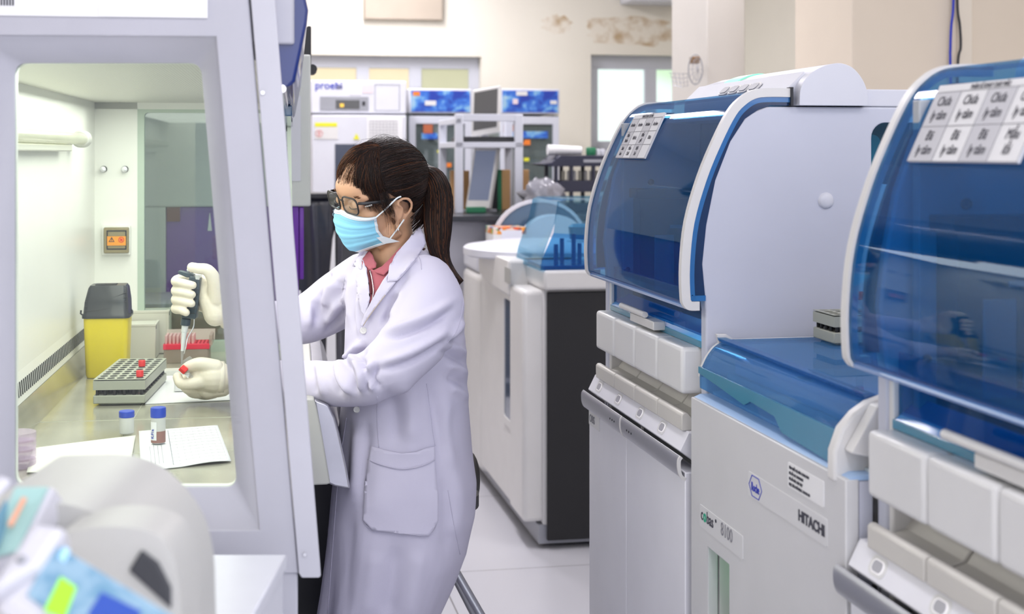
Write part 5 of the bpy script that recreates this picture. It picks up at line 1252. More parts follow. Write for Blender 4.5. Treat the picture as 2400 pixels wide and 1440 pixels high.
def to_obj(mb):
    me = bpy.data.meshes.new('tmp'); me.from_pydata(mb.v, [], mb.f); bm = bmesh.new(); bm.from_mesh(me)
    bmesh.ops.recalc_face_normals(bm, faces=bm.faces); bm.to_mesh(me); bm.free()
    o = bpy.data.objects.new('tmp', me); COL.objects.link(o); return o
def fuse(mb, vox, it=4, fac=.5, dec=None):
    o = to_obj(mb); r = o.modifiers.new('r', 'REMESH'); r.mode = 'VOXEL'; r.voxel_size = vox; r.use_smooth_shade = True
    s_ = o.modifiers.new('s', 'SMOOTH'); s_.factor = fac; s_.iterations = it
    dg = bpy.context.evaluated_depsgraph_get(); me = bpy.data.meshes.new_from_object(o.evaluated_get(dg)); bpy.data.objects.remove(o); return me
def place(me, name, m, parent, origin=OP, label=None, sub=0):
    me.transform(Matrix.Translation(-Vector(origin))); me.materials.clear(); me.materials.append(m); me.shade_smooth(); me.name = name
    o = bpy.data.objects.new(name, me); COL.objects.link(o); o.parent = parent
    if label: o['label'] = label
    return o
def T(mb, pts, rad, n=20, sp=4):
    """rounded limb through (px, py, depth) stations"""
    P = [atD(*p) for p in pts]; pr = smooth_path([(*p,) for p in P], sp); rr = smooth_path([(r, 0, 0) for r in rad], sp)
    rr = [q.x for q in rr]
    mb.tube(pr, rr, n); mb.ell(tuple(P[0]), (rad[0],)*3, 16); mb.ell(tuple(P[-1]), (rad[-1],)*3, 16); return mb

# ---- head frame
HO = atD(892, 484, DP); YW, PT, RL = math.radians(38), math.radians(14), math.radians(10)
fwd = Vector((-math.cos(YW), -math.sin(YW), 0)); lft = Vector((math.sin(YW), -math.cos(YW), 0)); upv = Vector((0,0,1))
f2 = fwd*math.cos(PT) - upv*math.sin(PT); u2 = upv*math.cos(PT) + fwd*math.sin(PT)
l3 = lft*math.cos(RL) - u2*math.sin(RL); u3 = u2*math.cos(RL) + lft*math.sin(RL)
HM = Matrix((f2, l3, u3)).transposed(); 
def hl(f, l, u): return HO + HM @ Vector((f, l, u))
def hell(mb, c, r, n=24): mb.ell(tuple(hl(*c)), r, n, q=HM); return mb
def htube(mb, pts, r, n=10, sp=3):
    P = smooth_path([hl(*p) for p in pts], sp) if len(pts) > 2 else [hl(*p) for p in pts]
    rr = r if not hasattr(r, '__len__') else [q.x for q in smooth_path([(x, 0, 0) for x in r], sp)]
    mb.tube(P, rr, n); return mb

# ---- body: one continuous mesh
bd_ = MB()
hell(bd_, (-.012,0,.055), (.096,.075,.088), 40); hell(bd_, (.030,0,.0), (.060,.060,.086), 36); hell(bd_, (.046,0,-.066), (.034,.032,.022)); 
for s_ in (1, -1):
    hell(bd_, (.050, s_*.036, .002), (.030,.024,.026)); hell(bd_, (.0765, s_*.031, .030), (.0135,.0165,.0125)); hell(bd_, (.062, s_*.034, .048), (.022,.024,.012))
    htube(bd_, [(.0, s_*.055, -.035), (.045, s_*.030, -.066)], .022, 14)
    hell(bd_, (.086, s_*.009, -.010), (.009,.008,.007))
htube(bd_, [(.080,0,.046),(.089,0,.028),(.091,0,.010),(.092,0,-.006)], [.008,.008,.009,.011], 14)
hell(bd_, (.091,0,-.008), (.008,.010,.008)); hell(bd_, (.090,0,-.036), (.012,.022,.010)); hell(bd_, (.066,0,.060), (.030,.050,.034), 30)
# ears
for s_ in (1, -1):
    e = [(-.004, s_*.072, -.024), (-.010, s_*.078, -.010), (-.022, s_*.086, .008), (-.020, s_*.088, .026), (-.006, s_*.085, .034), (.006, s_*.079, .028), (.010, s_*.074, .014), (.008, s_*.071, .004)]
    htube(bd_, e, [.006,.0042,.0040,.0040,.0042,.004,.0038,.003], 10)
    hell(bd_, (.006, s_*.073, .006), (.015,.006,.026), 18); hell(bd_, (.013, s_*.075, -.026), (.0075,.005,.009), 14)
    htube(bd_, [(.012, s_*.084, .024), (-.001, s_*.083, .014), (-.001, s_*.080, .000), (.006, s_*.078, -.012)], .003, 8)
    hell(bd_, (.022, s_*.074, .000), (.005,.004,.007), 10)
# neck and torso, limbs inside the clothes
P_ = [hl(-.025,0,-.005), hl(-.015,0,-.060), atD(925,610,3.13), atD(940,660,3.13)]
bd_.tube(smooth_path(P_, 4), [q.x for q in smooth_path([(.058,0,0),(.052,0,0),(.052,0,0),(.07,0,0)], 4)], 28)
T(bd_, [(945,690,3.12),(952,800,3.12),(955,950,3.12),(952,1120,3.12)], [.085,.09,.085,.105])
T(bd_, [(1000,690,3.00),(1000,760,2.97),(940,830,2.93),(885,880,2.91),(800,900,2.96),(700,893,3.02),(600,888,3.08),(545,885,3.11)], [.045,.042,.038,.036,.034,.03,.026,.023])
T(bd_, [(845,675,3.24),(780,725,3.28),(700,760,3.25),(600,748,3.21),(535,735,3.17)], [.042,.038,.034,.028,.024])
T(bd_, [(950,1120,3.08),(915,1330,3.07),(870,1500,3.07),(870,1700,3.07),(880,1890,3.08)], [.06,.05,.042,.036,.03])
T(bd_, [(945,1120,3.17),(900,1330,3.18),(850,1500,3.18),(850,1700,3.20),(850,1880,3.22)], [.06,.05,.042,.036,.03])
# hands (the gloves sit just outside them)
FR_ = []      # right hand tubes, FL_ left hand tubes
for yy, x1 in ((660,452),(682,450),(703,449),(724,436)):
    FR_.append(([(488,yy-2,3.175),(455,yy-8,3.186),(418,yy-6,3.172),(411,yy+1,3.150),(424,yy+3,3.124),(x1,yy+9,3.116)], [.0135,.0112,.0100,.0100,.0098,.0088]))
FR_.append(([(508,700,3.145),(503,660,3.13),(487,634,3.12),(465,630,3.12),(450,627,3.12)], [.022,.0165,.0135,.0120,.0112]))
FR_.append(([(540,742,3.17),(515,712,3.165),(490,690,3.165),(486,668,3.165)], [.030,.036,.032,.024]))
FR_.append(([(505,738,3.15),(492,705,3.15)], [.026,.024]))
FL_ = [([(515,885,3.105),(500,884,3.10),(472,886,3.10)], [.0325,.0350,.028]), ([(505,862,3.09),(470,853,3.08),(446,858,3.08),(433,866,3.085)], [.018,.0145,.0122,.0108]),
       ([(478,893,3.085),(445,900,3.075),(424,899,3.08),(416,884,3.09)], [.017,.0135,.0118,.0105]),
       ([(485,905,3.11),(450,915,3.12),(432,905,3.13),(430,890,3.13)], [.018,.0130,.011,.0100]),
       ([(492,912,3.115),(462,922,3.12),(446,918,3.14),(446,905,3.145)], [.018,.0125,.011,.0100]),
       ([(500,918,3.12),(482,926,3.125),(464,922,3.14),(466,908,3.15)], [.016,.0115,.0105,.0095]), ([(520,905,3.11),(488,912,3.11)], [.024,.022])]
for pts, rad in FR_ + FL_: T(bd_, pts, [r - .0022 for r in rad], 12, 3)
body = place(fuse(bd_, .0032, 6, .5), 'body', SKIN, person)

# ---- trousers and shoes
tm = MB()
T(tm, [(950,1100,3.12),(950,1180,3.12)], [.10,.10]); T(tm, [(950,1150,3.08),(915,1330,3.07),(870,1500,3.07),(870,1700,3.07),(880,1885,3.08)], [.072,.062,.055,.050,.052]); T(tm, [(945,1150,3.17),(900,1330,3.18),(850,1500,3.18),(850,1700,3.20),(850,1875,3.22)], [.072,.062,.055,.050,.052])
place(fuse(tm, .008, 4), 'trousers', TRO, person)
for x_, y_ in ((880, 3.08), (850, 3.22)):
    c_ = atD(x_, 360, y_); mb = MB()
    for k, (dx, rx, rz) in enumerate([(.03,.045,.04),(-.04,.045,.035),(-.10,.042,.028),(-.14,.035,.022)]): mb.ell((c_.x+dx, y_, rz+.004), (rx+.01, .042, rz), 18)
    place(fuse(mb, .006, 4), 'shoe', BLACK, person)

# ---- lab coat
cm = MB(); N_ = 48
RG = [(578,895,985,.060,3.14),(600,858,1020,.105,3.14),(625,832,1048,.145,3.13),(660,818,1068,.170,3.13),(700,813,1082,.172,3.13),(780,810,1090,.165,3.12),(860,808,1095,.155,3.12),(950,800,1098,.150,3.12),(1050,790,1107,.158,3.12),(1130,781,1117,.165,3.12),(1210,775,1112,.165,3.12),(1300,768,1090,.160,3.12),(1380,760,1056,.155,3.12),(1440,752,1028,.152,3.12),(1520,742,1000,.150,3.12),(1560,738,985,.150,3.12)]
rings = []
for (y_, xl, xr, d_, yd) in RG:
    a, b = atD(xl, y_, DP), atD(xr, y_, DP); cx_, rx = (a.x+b.x)/2, (b.x-a.x)/2; ring = []
    for k in range(N_):
        t = 2*math.pi*k/N_; c, s_ = math.cos(t), math.sin(t); e = .88
        X_ = rx*math.copysign(abs(c)**e, c); Y_ = d_*math.copysign(abs(s_)**e, s_)
        if y_ > 1150:
            q = (y_-1150)/400; X_ += .010*q*math.sin(t*7+1); Y_ += .014*q*math.sin(t*7)
        ring.append((cx_+X_, yd+Y_, a.z))
    rings.append(ring)
cm.loft(rings)
T(cm, [(995,672,3.03),(1008,720,2.98),(985,778,2.93),(935,838,2.89),(880,880,2.885),(810,899,2.94),(720,897,3.01),(640,890,3.07),(585,888,3.10)], [.068,.073,.070,.062,.0570,.049,.046,.042,.040], 28)
T(cm, [(860,668,3.22),(800,700,3.27),(745,735,3.28),(690,757,3.25),(620,750,3.22),(575,742,3.19)], [.075,.068,.060,.052,.044,.040], 28)
me = fuse(cm, .0050, 5, .5)
nv = len(me.vertices); co = np.empty(nv*3); me.vertices.foreach_get('co', co); co = co.reshape(-1, 3)
no = np.empty(nv*3); me.vertices.foreach_get('normal', no); no = no.reshape(-1, 3)
pxy = np.stack([CX + co[:,0]/co[:,1]*F, CY - (co[:,2]-EYE)/co[:,1]*F], 1)
wt = np.clip((-no[:,1]+.25)/.6, 0, 1)
def seg_d(p, poly):
    """distance to a polyline and the fraction along it"""
    best = np.full(len(p), 1e9); fr_ = np.zeros(len(p)); L = [0]
    for i in range(len(poly)-1): L.append(L[-1]+math.hypot(poly[i+1][0]-poly[i][0], poly[i+1][1]-poly[i][1]))
    for i in range(len(poly)-1):
        a = np.array(poly[i], float); b = np.array(poly[i+1], float); ab = b-a
        t = np.clip(((p-a)@ab)/(ab@ab), 0, 1); d = np.hypot(*(p-a-t[:,None]*ab).T); m_ = d < best
        best[m_] = d[m_]; fr_[m_] = ((L[i]+t*(L[i+1]-L[i]))/L[-1])[m_]
    return best, fr_
def sp2(poly): return [(q.x, q.y) for q in smooth_path([(a, b, 0) for a, b in poly], 6)]
FOLDS = [  # (amplitude mm, width px, polyline), ridges positive, creases negative
 (7,13,[(1062,705),(1010,738),(950,765),(900,778)]), (-7,9,[(1058,728),(1005,762),(950,782),(905,792)]), (7,13,[(1056,765),(1010,800),(950,832),(895,850)]), (-6,9,[(1050,795),(990,835),(935,858),(888,868)]),
 (-8,8,[(938,690),(922,712),(908,738),(898,760)]), (6,9,[(950,680),(928,720),(915,745)]), (6,10,[(975,615),(945,655),(915,700)]), (-5,7,[(962,640),(930,680),(905,715)]),
 (9,11,[(850,802),(832,822),(814,843)]), (-9,7,[(858,818),(838,838),(822,856)]), (9,10,[(874,850),(860,880),(878,915)]), (-8,7,[(886,858),(874,888),(890,912)]), (9,10,[(824,838),(846,868),(850,918)]), (-8,7,[(836,832),(860,868),(862,915)]), (8,10,[(795,842),(800,885),(826,922)]), (-8,8,[(808,842),(822,880),(838,920)]),
 (-6,10,[(775,850),(782,890),(800,930)]), (5,12,[(745,850),(752,890),(762,930)]), (-4,10,[(730,855),(735,885),(740,925)]),
 (7,10,[(1088,752),(1065,778),(1046,796)]), (-6,9,[(1090,775),(1066,798),(1044,812)]), (6,10,[(1094,830),(1064,812),(1040,802)]), (-6,9,[(1092,852),(1060,835),(1036,825)]), (6,11,[(1096,880),(1070,862),(1044,858)]), (-5,10,[(1096,905),(1068,890),(1048,885)]), (5,12,[(1097,935),(1070,915),(1050,912)]),
 (8,14,[(786,660),(770,690),(762,720)]), (-8,10,[(800,655),(792,690),(800,720)]), (7,12,[(806,690),(780,735),(760,760)]), (-7,10,[(808,720),(790,752),(765,780)]), (6,12,[(745,690),(728,725),(722,770)]), (-6,9,[(758,680),(744,715),(740,760)]), (-7,6,[(775,640),(768,655),(766,668)]),
 (4,9,[(822,640),(818,700),(822,760)]), (-4,7,[(832,650),(828,710),(832,770)]), (4,8,[(842,690),(840,740),(845,790)]),
 (-5,22,[(905,905),(925,975),(930,1040)]), (5,24,[(955,900),(965,980),(960,1040)]), (-5,16,[(1005,900),(1022,980),(1040,1080)]), (5,18,[(1050,930),(1040,1010),(1060,1100)]), (5,20,[(840,1000),(835,1080),(830,1170)]), (-5,16,[(858,990),(856,1080),(850,1180)]), (-4,16,[(815,980),(812,1070),(808,1150)]),
 (4,24,[(1062,1100),(1075,1180),(1060,1260)]), (-4,20,[(1042,1120),(1050,1200),(1044,1300)]), (4,26,[(880,1290),(870,1370),(860,1450)]), (-4,22,[(930,1280),(920,1370),(905,1450)]), (4,26,[(985,1290),(970,1380),(960,1460)]), (-4,20,[(820,1200),(815,1320),(805,1450)]),
 (4,16,[(640,860),(650,890),(660,925)]), (-4,12,[(670,860),(680,890),(690,925)])]
disp = np.zeros(nv)
for amp, wd, poly in FOLDS:
    d, fr_ = seg_d(pxy, sp2(poly)); disp += amp*.0018*np.exp(-(d/(wd*.85))**2)*np.clip(np.sin(np.pi*(fr_*.9+.05))*1.6, 0, 1)
disp *= wt
for i in range(nv):
    p = co[i]; disp[i] += .0016*noise.noise(Vector((p[0]*14, p[1]*14, p[2]*9)))
co += no*disp[:,None]; me.vertices.foreach_set('co', co.ravel()); me.update()
coat_v = [Vector(c) for c in co]; coat_f = [tuple(p.vertices) for p in me.polygons]
VC = [(846,606),(862,584),(905,570),(958,545),(975,560),(945,590),(915,637),(893,672),(873,706),(865,703),(858,655),(850,625)]
def in_poly(x, y, l):
    c = False
    for i in range(len(l)):
        (xa, ya), (xb, yb) = l[i-1], l[i]
        if (ya > y) != (yb > y) and x < (xb-xa)*(y-ya)/(yb-ya)+xa: c = not c
    return c
bm = bmesh.new(); bm.from_mesh(me); kill = []
for f_ in bm.faces:
    c = f_.calc_center_median()
    if c.y < 3.16 and in_poly(CX + c.x/c.y*F, CY - (c.z-EYE)/c.y*F, VC): kill.append(f_)
    elif c.z > atD(0, 586, DP).z: kill.append(f_)
bmesh.ops.delete(bm, geom=kill, context='FACES'); bm.to_mesh(me); bm.free()
coat = place(me, 'lab_coat', COAT, person)
# form that carries collar and shirt
cf_ = MB().tube(smooth_path([atD(925,680,3.13),atD(932,635,3.13),atD(940,590,3.13),atD(952,545,3.14),atD(958,525,3.14)], 4), [q.x for q in smooth_path([(.115,0,0),(.092,0,0),(.066,0,0),(.052,0,0),(.050,0,0)], 4)], 40)
nV = len(coat_v)
bvh_coat = BVHTree.FromPolygons(coat_v + [Vector(p) for p in cf_.v], coat_f + [tuple(i+nV for i in f) for f in cf_.f if len(f) == 4])
bvh_body = BVHTree.FromPolygons([v.co + Vector(OP) for v in body.data.vertices], [tuple(p.vertices) for p in body.data.polygons])
EYEV = Vector((0,0,EYE))
def drape(poly, off, name, m, parent, th=.0015, step=6, bvh=None, curl=None, sm=3):
    """cloth piece cut to an outline and laid over the form, off above it"""
    bvh = bvh or bvh_coat; poly = [tuple(p) for p in poly]; pts = []; 
    for i in range(len(poly)):
        a, b = poly[i], poly[(i+1) % len(poly)]; n = max(1, int(math.hypot(b[0]-a[0], b[1]-a[1])/step))
        pts += [(a[0]+(b[0]-a[0])*k/n, a[1]+(b[1]-a[1])*k/n) for k in range(n)]
    nb = len(pts); x0, x1 = min(p[0] for p in pts), max(p[0] for p in pts); y0, y1 = min(p[1] for p in pts), max(p[1] for p in pts)
    def inside(q, l):
        c = False; x, y = q
        for i in range(len(l)):
            (xa, ya), (xb, yb) = l[i-1], l[i]
            if (ya > y) != (yb > y) and x < (xb-xa)*(y-ya)/(yb-ya)+xa: c = not c
        return c
    y = y0 + step*.5
    while y < y1:
        x = x0 + step*.5
        while x < x1:
            if inside((x, y), poly) and min(math.hypot(x-p[0], y-p[1]) for p in pts[:nb]) > step*.45: pts.append((x, y))
            x += step
        y += step
    r = delaunay_2d_cdt([Vector(p) for p in pts], [(i, (i+1) % nb) for i in range(nb)], [], 0, 1e-6)
    tris = [t for t in r[2] if inside(((r[0][t[0]].x+r[0][t[1]].x+r[0][t[2]].x)/3, (r[0][t[0]].y+r[0][t[1]].y+r[0][t[2]].y)/3), poly)]
    D = []; nn = []
    for p in r[0]:
        dr = (atD(p.x, p.y, 1.0) - EYEV).normalized(); h_ = bvh.ray_cast(EYEV, dr)
        D.append(h_[3] if h_[0] is not None else None)
    gd = [d for d in D if d]; md = sorted(gd)[len(gd)//2]
    D = [d if d and abs(d-md) < .14 else md for d in D]
    adj = [set() for _ in D]
    for t in tris:
        for i in range(3): adj[t[i]] |= {t[(i+1)%3], t[(i+2)%3]}
    for _ in range(sm): D = [(.4*D[i] + .6*sum(D[j] for j in adj[i])/len(adj[i])) if adj[i] else D[i] for i in range(len(D))]
    vs = []
    for p, d in zip(r[0], D):
        dr = (atD(p.x, p.y, 1.0) - EYEV).normalized(); o_ = off + (curl(p.x, p.y) if curl else 0); vs.append(EYEV + dr*(d-o_))
    mb = MB().add(vs, tris); ob_ = mb.build(name, m, parent, OP if parent is person or parent.parent is person else OP, smooth=180)
    s_ = ob_.modifiers.new('s', 'SOLIDIFY'); s_.thickness = th; s_.offset = 1
    return ob_
def line(poly, off, r, name, m, parent, bvh=None, n=6):
    bvh = bvh or bvh_coat; pts = []
    for q in smooth_path([(a, b, 0) for a, b in poly], 5):
        dr = (atD(q.x, q.y, 1.0) - EYEV).normalized(); h_ = bvh.ray_cast(EYEV, dr)
        if h_[0] is not None and abs(h_[3]-3.1) < .3: pts.append(EYEV + dr*(h_[3]-off))
    return MB().tube(pts, r, n).build(name, m, parent, OP, smooth=180) if len(pts) > 1 else None
PKO = [(870,1046),(905,1056),(940,1063),(975,1060),(1000,1050),(1018,1047),(1020,1090),(1027,1165),(1027,1222),(1006,1257),(940,1252),(872,1243),(851,1220),(855,1150),(862,1090)]
pk = drape(PKO, .0045, 'pocket', COAT, coat, .0022, 8, curl=lambda x, y: .006*max(0, 1-abs(y-1052)/26)*max(0, 1-abs(x-945)/75) + .003*math.sin((x-850)/24)*max(0,1-abs(y-1190)/60))
SEAM_ = mat('coat_seam', (.56,.54,.67), .8, var=.02)
line([(862,1078),(900,1092),(945,1100),(990,1092),(1019,1078)], .0100, .0011, 'stitching', SEAM_, pk); line([(872,1046),(864,1090),(857,1150),(853,1219),(873,1241),(940,1250),(1005,1255),(1025,1221),(1025,1165),(1018,1092),(1016,1050)], .0072, .0006, 'stitching', SEAM_, pk)
line([(1058,640),(1078,668),(1086,700),(1082,735),(1070,775),(1048,805)], .0006, .0009, 'armhole_seam', SEAM_, coat)
line([(975,590),(985,610),(988,632)], .0006, .0008, 'yoke_seam', SEAM_, coat)
line([(1000,900),(1008,960),(1014,1010),(1020,1046)], .0004, .0008, 'side_seam', SEAM_, coat); line([(884,930),(884,980),(888,1050)], .0004, .0008, 'dart_seam', SEAM_, coat); line([(1050,1150),(1064,1230),(1078,1300)], .0004, .0008, 'side_seam', SEAM_, coat)
line([(808,650),(802,700),(808,760)], .0004, .0009, 'armhole_seam', SEAM_, coat)
line([(812,980),(800,1060),(790,1150),(780,1280),(768,1438)], .0006, .0008, 'placket_seam', SEAM_, coat)
# shirt, collar, lapels
shirt = drape([(848,612),(862,626),(876,634),(895,632),(918,622),(914,642),(895,676),(874,712),(862,708),(856,655)], .002, 'shirt', PINK, person, .002, 5)
drape([(850,609),(866,588),(874,600),(881,620),(881,629),(867,633),(856,624)], .011, 'shirt_collar', PINK, shirt, .002, 4)
drape([(877,634),(895,626),(914,607),(941,577),(932,600),(912,634),(900,646),(881,640)], .011, 'shirt_collar', PINK, shirt, .002, 4)
line([(867,634),(872,655),(875,680),(873,702)], .0085, .0013, 'zip', CHROME, shirt)
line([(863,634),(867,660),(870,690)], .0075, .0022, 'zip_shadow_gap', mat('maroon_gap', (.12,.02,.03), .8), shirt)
col = drape([(983,533),(990,548),(997,570),(985,592),(975,609),(955,632),(931,659),(908,662),(911,632),(925,600),(941,580),(962,556)], .013, 'collar', COAT, coat, .003, 5, sm=5)
line([(997,572),(985,592),(975,609),(955,632),(931,657),(909,660)], .0165, .0006, 'stitching', SEAM_, col, n=5)
drape([(911,640),(908,662),(928,662),(906,690),(886,716),(864,745),(850,768),(846,762),(856,737),(874,700),(895,662)], .010, 'lapel', COAT, coat, .003, 5)
drape([(866,589),(847,587),(838,602),(827,621),(847,634),(852,612)], .011, 'collar', COAT, coat, .003, 4)
drape([(850,633),(852,612),(858,628),(864,655),(868,700),(858,742),(847,731),(839,685),(836,658),(843,642)], .008, 'lapel', COAT, coat, .003, 4)
line([(903,692),(886,714),(866,741),(851,764)], .0135, .0008, 'lapel_piping', mat('beige_piping', (.50,.42,.34), .7), coat)
BUT = mat('pearl_button', (.72,.72,.70), .2, coat=.6, var=.06)
for (x_, y_) in ((852,775),(836,960)):
    dr = (atD(x_, y_, 1.0)-EYEV).normalized(); h_ = bvh_coat.ray_cast(EYEV, dr); p = EYEV + dr*(h_[3]-.002) if h_[0] else atD(x_, y_, 3.0)
    MB().lathe([(.001,-.004),(.004,-.0034),(.0062,-.0042),(.0072,-.003),(.0072,0),(.001,0)], tuple(p), 'Y', 20).build('button', BUT, coat, OP)
# ---- glove pair
def glove(tubes, name, cuff):
    mb = MB()
    for pts, rad in tubes: T(mb, pts, rad, 16, 4)
    g_ = place(fuse(mb, .0022, 4, .5), name, GLOVE, person)
    a, b, r0, r1 = cuff; MB().tube([atD(*a), atD(*[(a[i]+b[i])/2 for i in range(3)]), atD(*b)], [r0, (r0+r1)/2+.001, r1], 28).build('glove_cuff', GLOVE, g_, OP, smooth=180)
    return g_
glove(FR_, 'glove', ((530,738,3.17),(575,752,3.19),.0305,.033)); glove(FL_, 'glove', ((506,885,3.103),(524,885,3.108),.0340,.0350))
cw = MB(); T(cw, [(530,886,3.11),(590,888,3.10)], [.027,.030], 20); place(fuse(cw, .004, 2), 'wrist_skin', SKIN, person) if False else None

# ---- face mask
def mask_pt(a, t, lift=0):
    s_ = abs(a); k = math.cos(s_*math.pi/2)**.85; q = math.sin(s_*math.pi/2)
    fc = np.interp(t, [0,.18,.4,.65,.85,1], [.0955,.108,.1095,.104,.092,.066]); uc = np.interp(t, [0,.18,.4,.65,.85,1], [.020,.004,-.022,-.052,-.076,-.088])
    fs = np.interp(t, [0,.5,1], [.056,.052,.030]); us = np.interp(t, [0,.5,1], [.006,-.028,-.062]); ls = np.interp(t, [0,.5,1], [.0625,.061,.060])
    rip = .0022*max(0, math.sin(t*26))*(1-.3*s_)
    return hl(fs+(fc-fs)*k + (lift+rip)*k, math.copysign(ls*q + (lift+rip)*q, a), uc+(us-uc)*q)
def grid(a0, a1, t0, t1, na, nt, lift): 
    vs = [mask_pt(a0+(a1-a0)*i/na, t0+(t1-t0)*j/nt, lift) for j in range(nt+1) for i in range(na+1)]
    return MB().add(vs, [(j*(na+1)+i, j*(na+1)+i+1, (j+1)*(na+1)+i+1, (j+1)*(na+1)+i) for j in range(nt) for i in range(na)])
mk = grid(-1, 1, 0, 1, 48, 60, 0).build('face_mask', MASKM, person, OP, smooth=180); s_ = mk.modifiers.new('s','SOLIDIFY'); s_.thickness = .0015
for nm, g_ in (('mask_top_hem', grid(-1,1,0,.10,48,6,.0014)), ('mask_side_hem', grid(.95,1,0,1,4,30,.0016)), ('mask_bottom_hem', grid(-1,1,.94,1,48,4,.0014))):
    o_ = g_.build(nm, MASKW, mk, OP, smooth=180); s_ = o_.modifiers.new('s','SOLIDIFY'); s_.thickness = .0012
st_l = MB()
for t_ in (.055, .125, .15): st_l.tube([mask_pt(-1+2*i/40, t_, .0035) for i in range(41)], .00035, 4)
st_l.build('mask_stitching', mat('stitch_blue', (.25,.42,.55), .7), mk, OP)
for s_ in (1, -1):
    MB().tube(smooth_path([mask_pt(s_*.98, .03, .002), hl(.036, s_*.078, .022), hl(.016, s_*.089, .040), hl(.004, s_*.090, .042)], 5), .0017, 8, flat=.7).build('ear_loop', MASKW, mk, OP)
    MB().tube(smooth_path([mask_pt(s_*.98, .97, .002), hl(.018, s_*.076, -.036), hl(.010, s_*.080, -.026), hl(.000, s_*.086, -.012)], 5), .0017, 8, flat=.7).build('ear_loop', MASKW, mk, OP)
# flared lower corner of the mask
for s_ in (1,):
    a = mask_pt(.86, .70, .001); b = mask_pt(.86, .98, .001); c = hl(.010, .074, -.062); d = mask_pt(1, .72, .001)
    MB().add([a,b,c,d,a+(c-a)*.02+HM@Vector((0,.0015,0)),b+HM@Vector((0,.0015,0)),c+HM@Vector((0,.0015,0)),d+HM@Vector((0,.0015,0))], [(0,1,2,3),(7,6,5,4),(0,4,5,1),(1,5,6,2),(2,6,7,3),(3,7,4,0)]).build('mask_corner', MASKW, mk, OP)
# ---- glasses
gl = None
def lens_loop(c, w_, h_, fpos, k=6):
    out = []
    for p in rrect(-w_/2, w_/2, -h_/2, h_/2, .0125, k):
        l_ = c + p[0]; out.append(hl(fpos - .9*(l_**2)*1.6 + .10*p[1], l_, .035 + p[1]*(1) - .0))
    return out
FP = .0985
fr1 = MB()
for s_ in (1, -1):
    lp_ = lens_loop(s_*.032, .050, .037, FP); fr1.tube(lp_ + [lp_[0], lp_[1]], .0019, 8)
fr1.tube(smooth_path([hl(FP-.001,-.008,.040), hl(FP+.001,0,.043), hl(FP-.001,.008,.040)], 3), .0018, 8)
gl = fr1.build('glasses', FRM, person, OP, smooth=180)
for s_ in (1, -1):
    lp_ = lens_loop(s_*.032, .0485, .0355, FP); MB().add(lp_ + [p + f2*.0012 for p in lp_], [tuple(range(len(lp_))), tuple(range(len(lp_), 2*len(lp_)))[::-1]] + [(i, (i+1)%len(lp_), len(lp_)+(i+1)%len(lp_), len(lp_)+i) for i in range(len(lp_))]).build('lens', LENS, gl, OP)
    MB().tube([hl(FP-.006, s_*.0575, .044), hl(FP-.018, s_*.068, .043), hl(.040, s_*.0745, .038), hl(.004, s_*.080, .036), hl(-.018, s_*.080, .022)], [.0030,.0034,.0032,.0026,.0020], 8, flat=.45).build('temple', FRM, gl, OP)
v = hl(.078, .0735, .0375); M = textM(v - Vector(OP) + l3*.0022, -f2*-1 if False else -(f2), u3)
M = textM(hl(.088, .0745, .0378)-Vector(OP)+l3*.0012, (hl(.040,.0765,.0385)-hl(.088,.0725,.0395)), u3)
text('YONGYI', WHITE2, gl, M, .0042, 'temple_lettering', sx=1.1)
# eyelashes, brows, mole, earring
ey = MB()
for s_ in (1, -1): ey.tube(smooth_path([hl(.0905, s_*.018, .0290), hl(.0935, s_*.031, .0265), hl(.0860, s_*.047, .0290)], 4), [.0004]+[.0011]*7+[.0004], 6)
ey.build('eyelashes', HD, person, OP) 
for s_ in (1, -1):
    eb = MB()
    for k in range(26):
        l_ = .014 + .034*k/26; b0 = hl(.094-.22*l_, s_*l_, .052+.002*math.sin(k)); eb.tube([b0, b0 + HM@Vector((-.003, s_*.006, .0015))], [.0007,.0003], 4)
    eb.build('eyebrow', HB, person, OP, kind='stuff')
MB().ell(tuple(hl(.014,.0815,-.032)), (.002,.002,.003), 10).build('earring', CHROME, person, OP)
# ---- hair
rnd = random.Random(11)
HC, HR = Vector((-.014,0,.052)), Vector((.1045,.0825,.093))
TIE = Vector((-.116,0,.050))
def onskull(d, lift=0): d = d.normalized(); return HC + Vector((d.x*(HR.x+lift), d.y*(HR.y+lift), d.z*(HR.z+lift)))
def todir(p): q = p-HC; return Vector((q.x/HR.x, q.y/HR.y, q.z/HR.z)).normalized()
def slerp(a, b, t):
    w_ = math.acos(max(-1, min(1, a.dot(b))))
    return (a*math.sin((1-t)*w_)+b*math.sin(t*w_))/math.sin(w_) if w_ > 1e-4 else a
def lowlim(al):   # lowest height of the cap by azimuth (0 = front)
    return np.interp(abs(al), [0,.5,.9,1.15,1.35,1.62,2.2,3.15], [.118,.112,.088,.055,.038,.022,-.045,-.060])
cap = MB(); NA, NT = 72, 40; vs = []
for j in range(NT+1):
    for i in range(NA):
        al = 2*math.pi*i/NA - math.pi; zl = lowlim(al); el1 = math.asin(max(-1, min(1, (zl-HC.z)/HR.z)))
        el = math.pi/2 - (math.pi/2-el1)*j/NT; d = Vector((math.cos(el)*math.cos(al), math.cos(el)*math.sin(al), math.sin(el)))
        p = onskull(d, -.003 + .0012*noise.noise(d*9)); vs.append(hl(*p))
cap.add(vs, [(j*NA+i, j*NA+(i+1)%NA, (j+1)*NA+(i+1)%NA, (j+1)*NA+i) for j in range(NT) for i in range(NA)])
hair = cap.build('hair', HD, person, OP, smooth=180); s_ = hair.modifiers.new('s','SOLIDIFY'); s_.thickness = .004; s_.offset = -1
st1, st2 = MB(), MB(); tdir = todir(TIE)
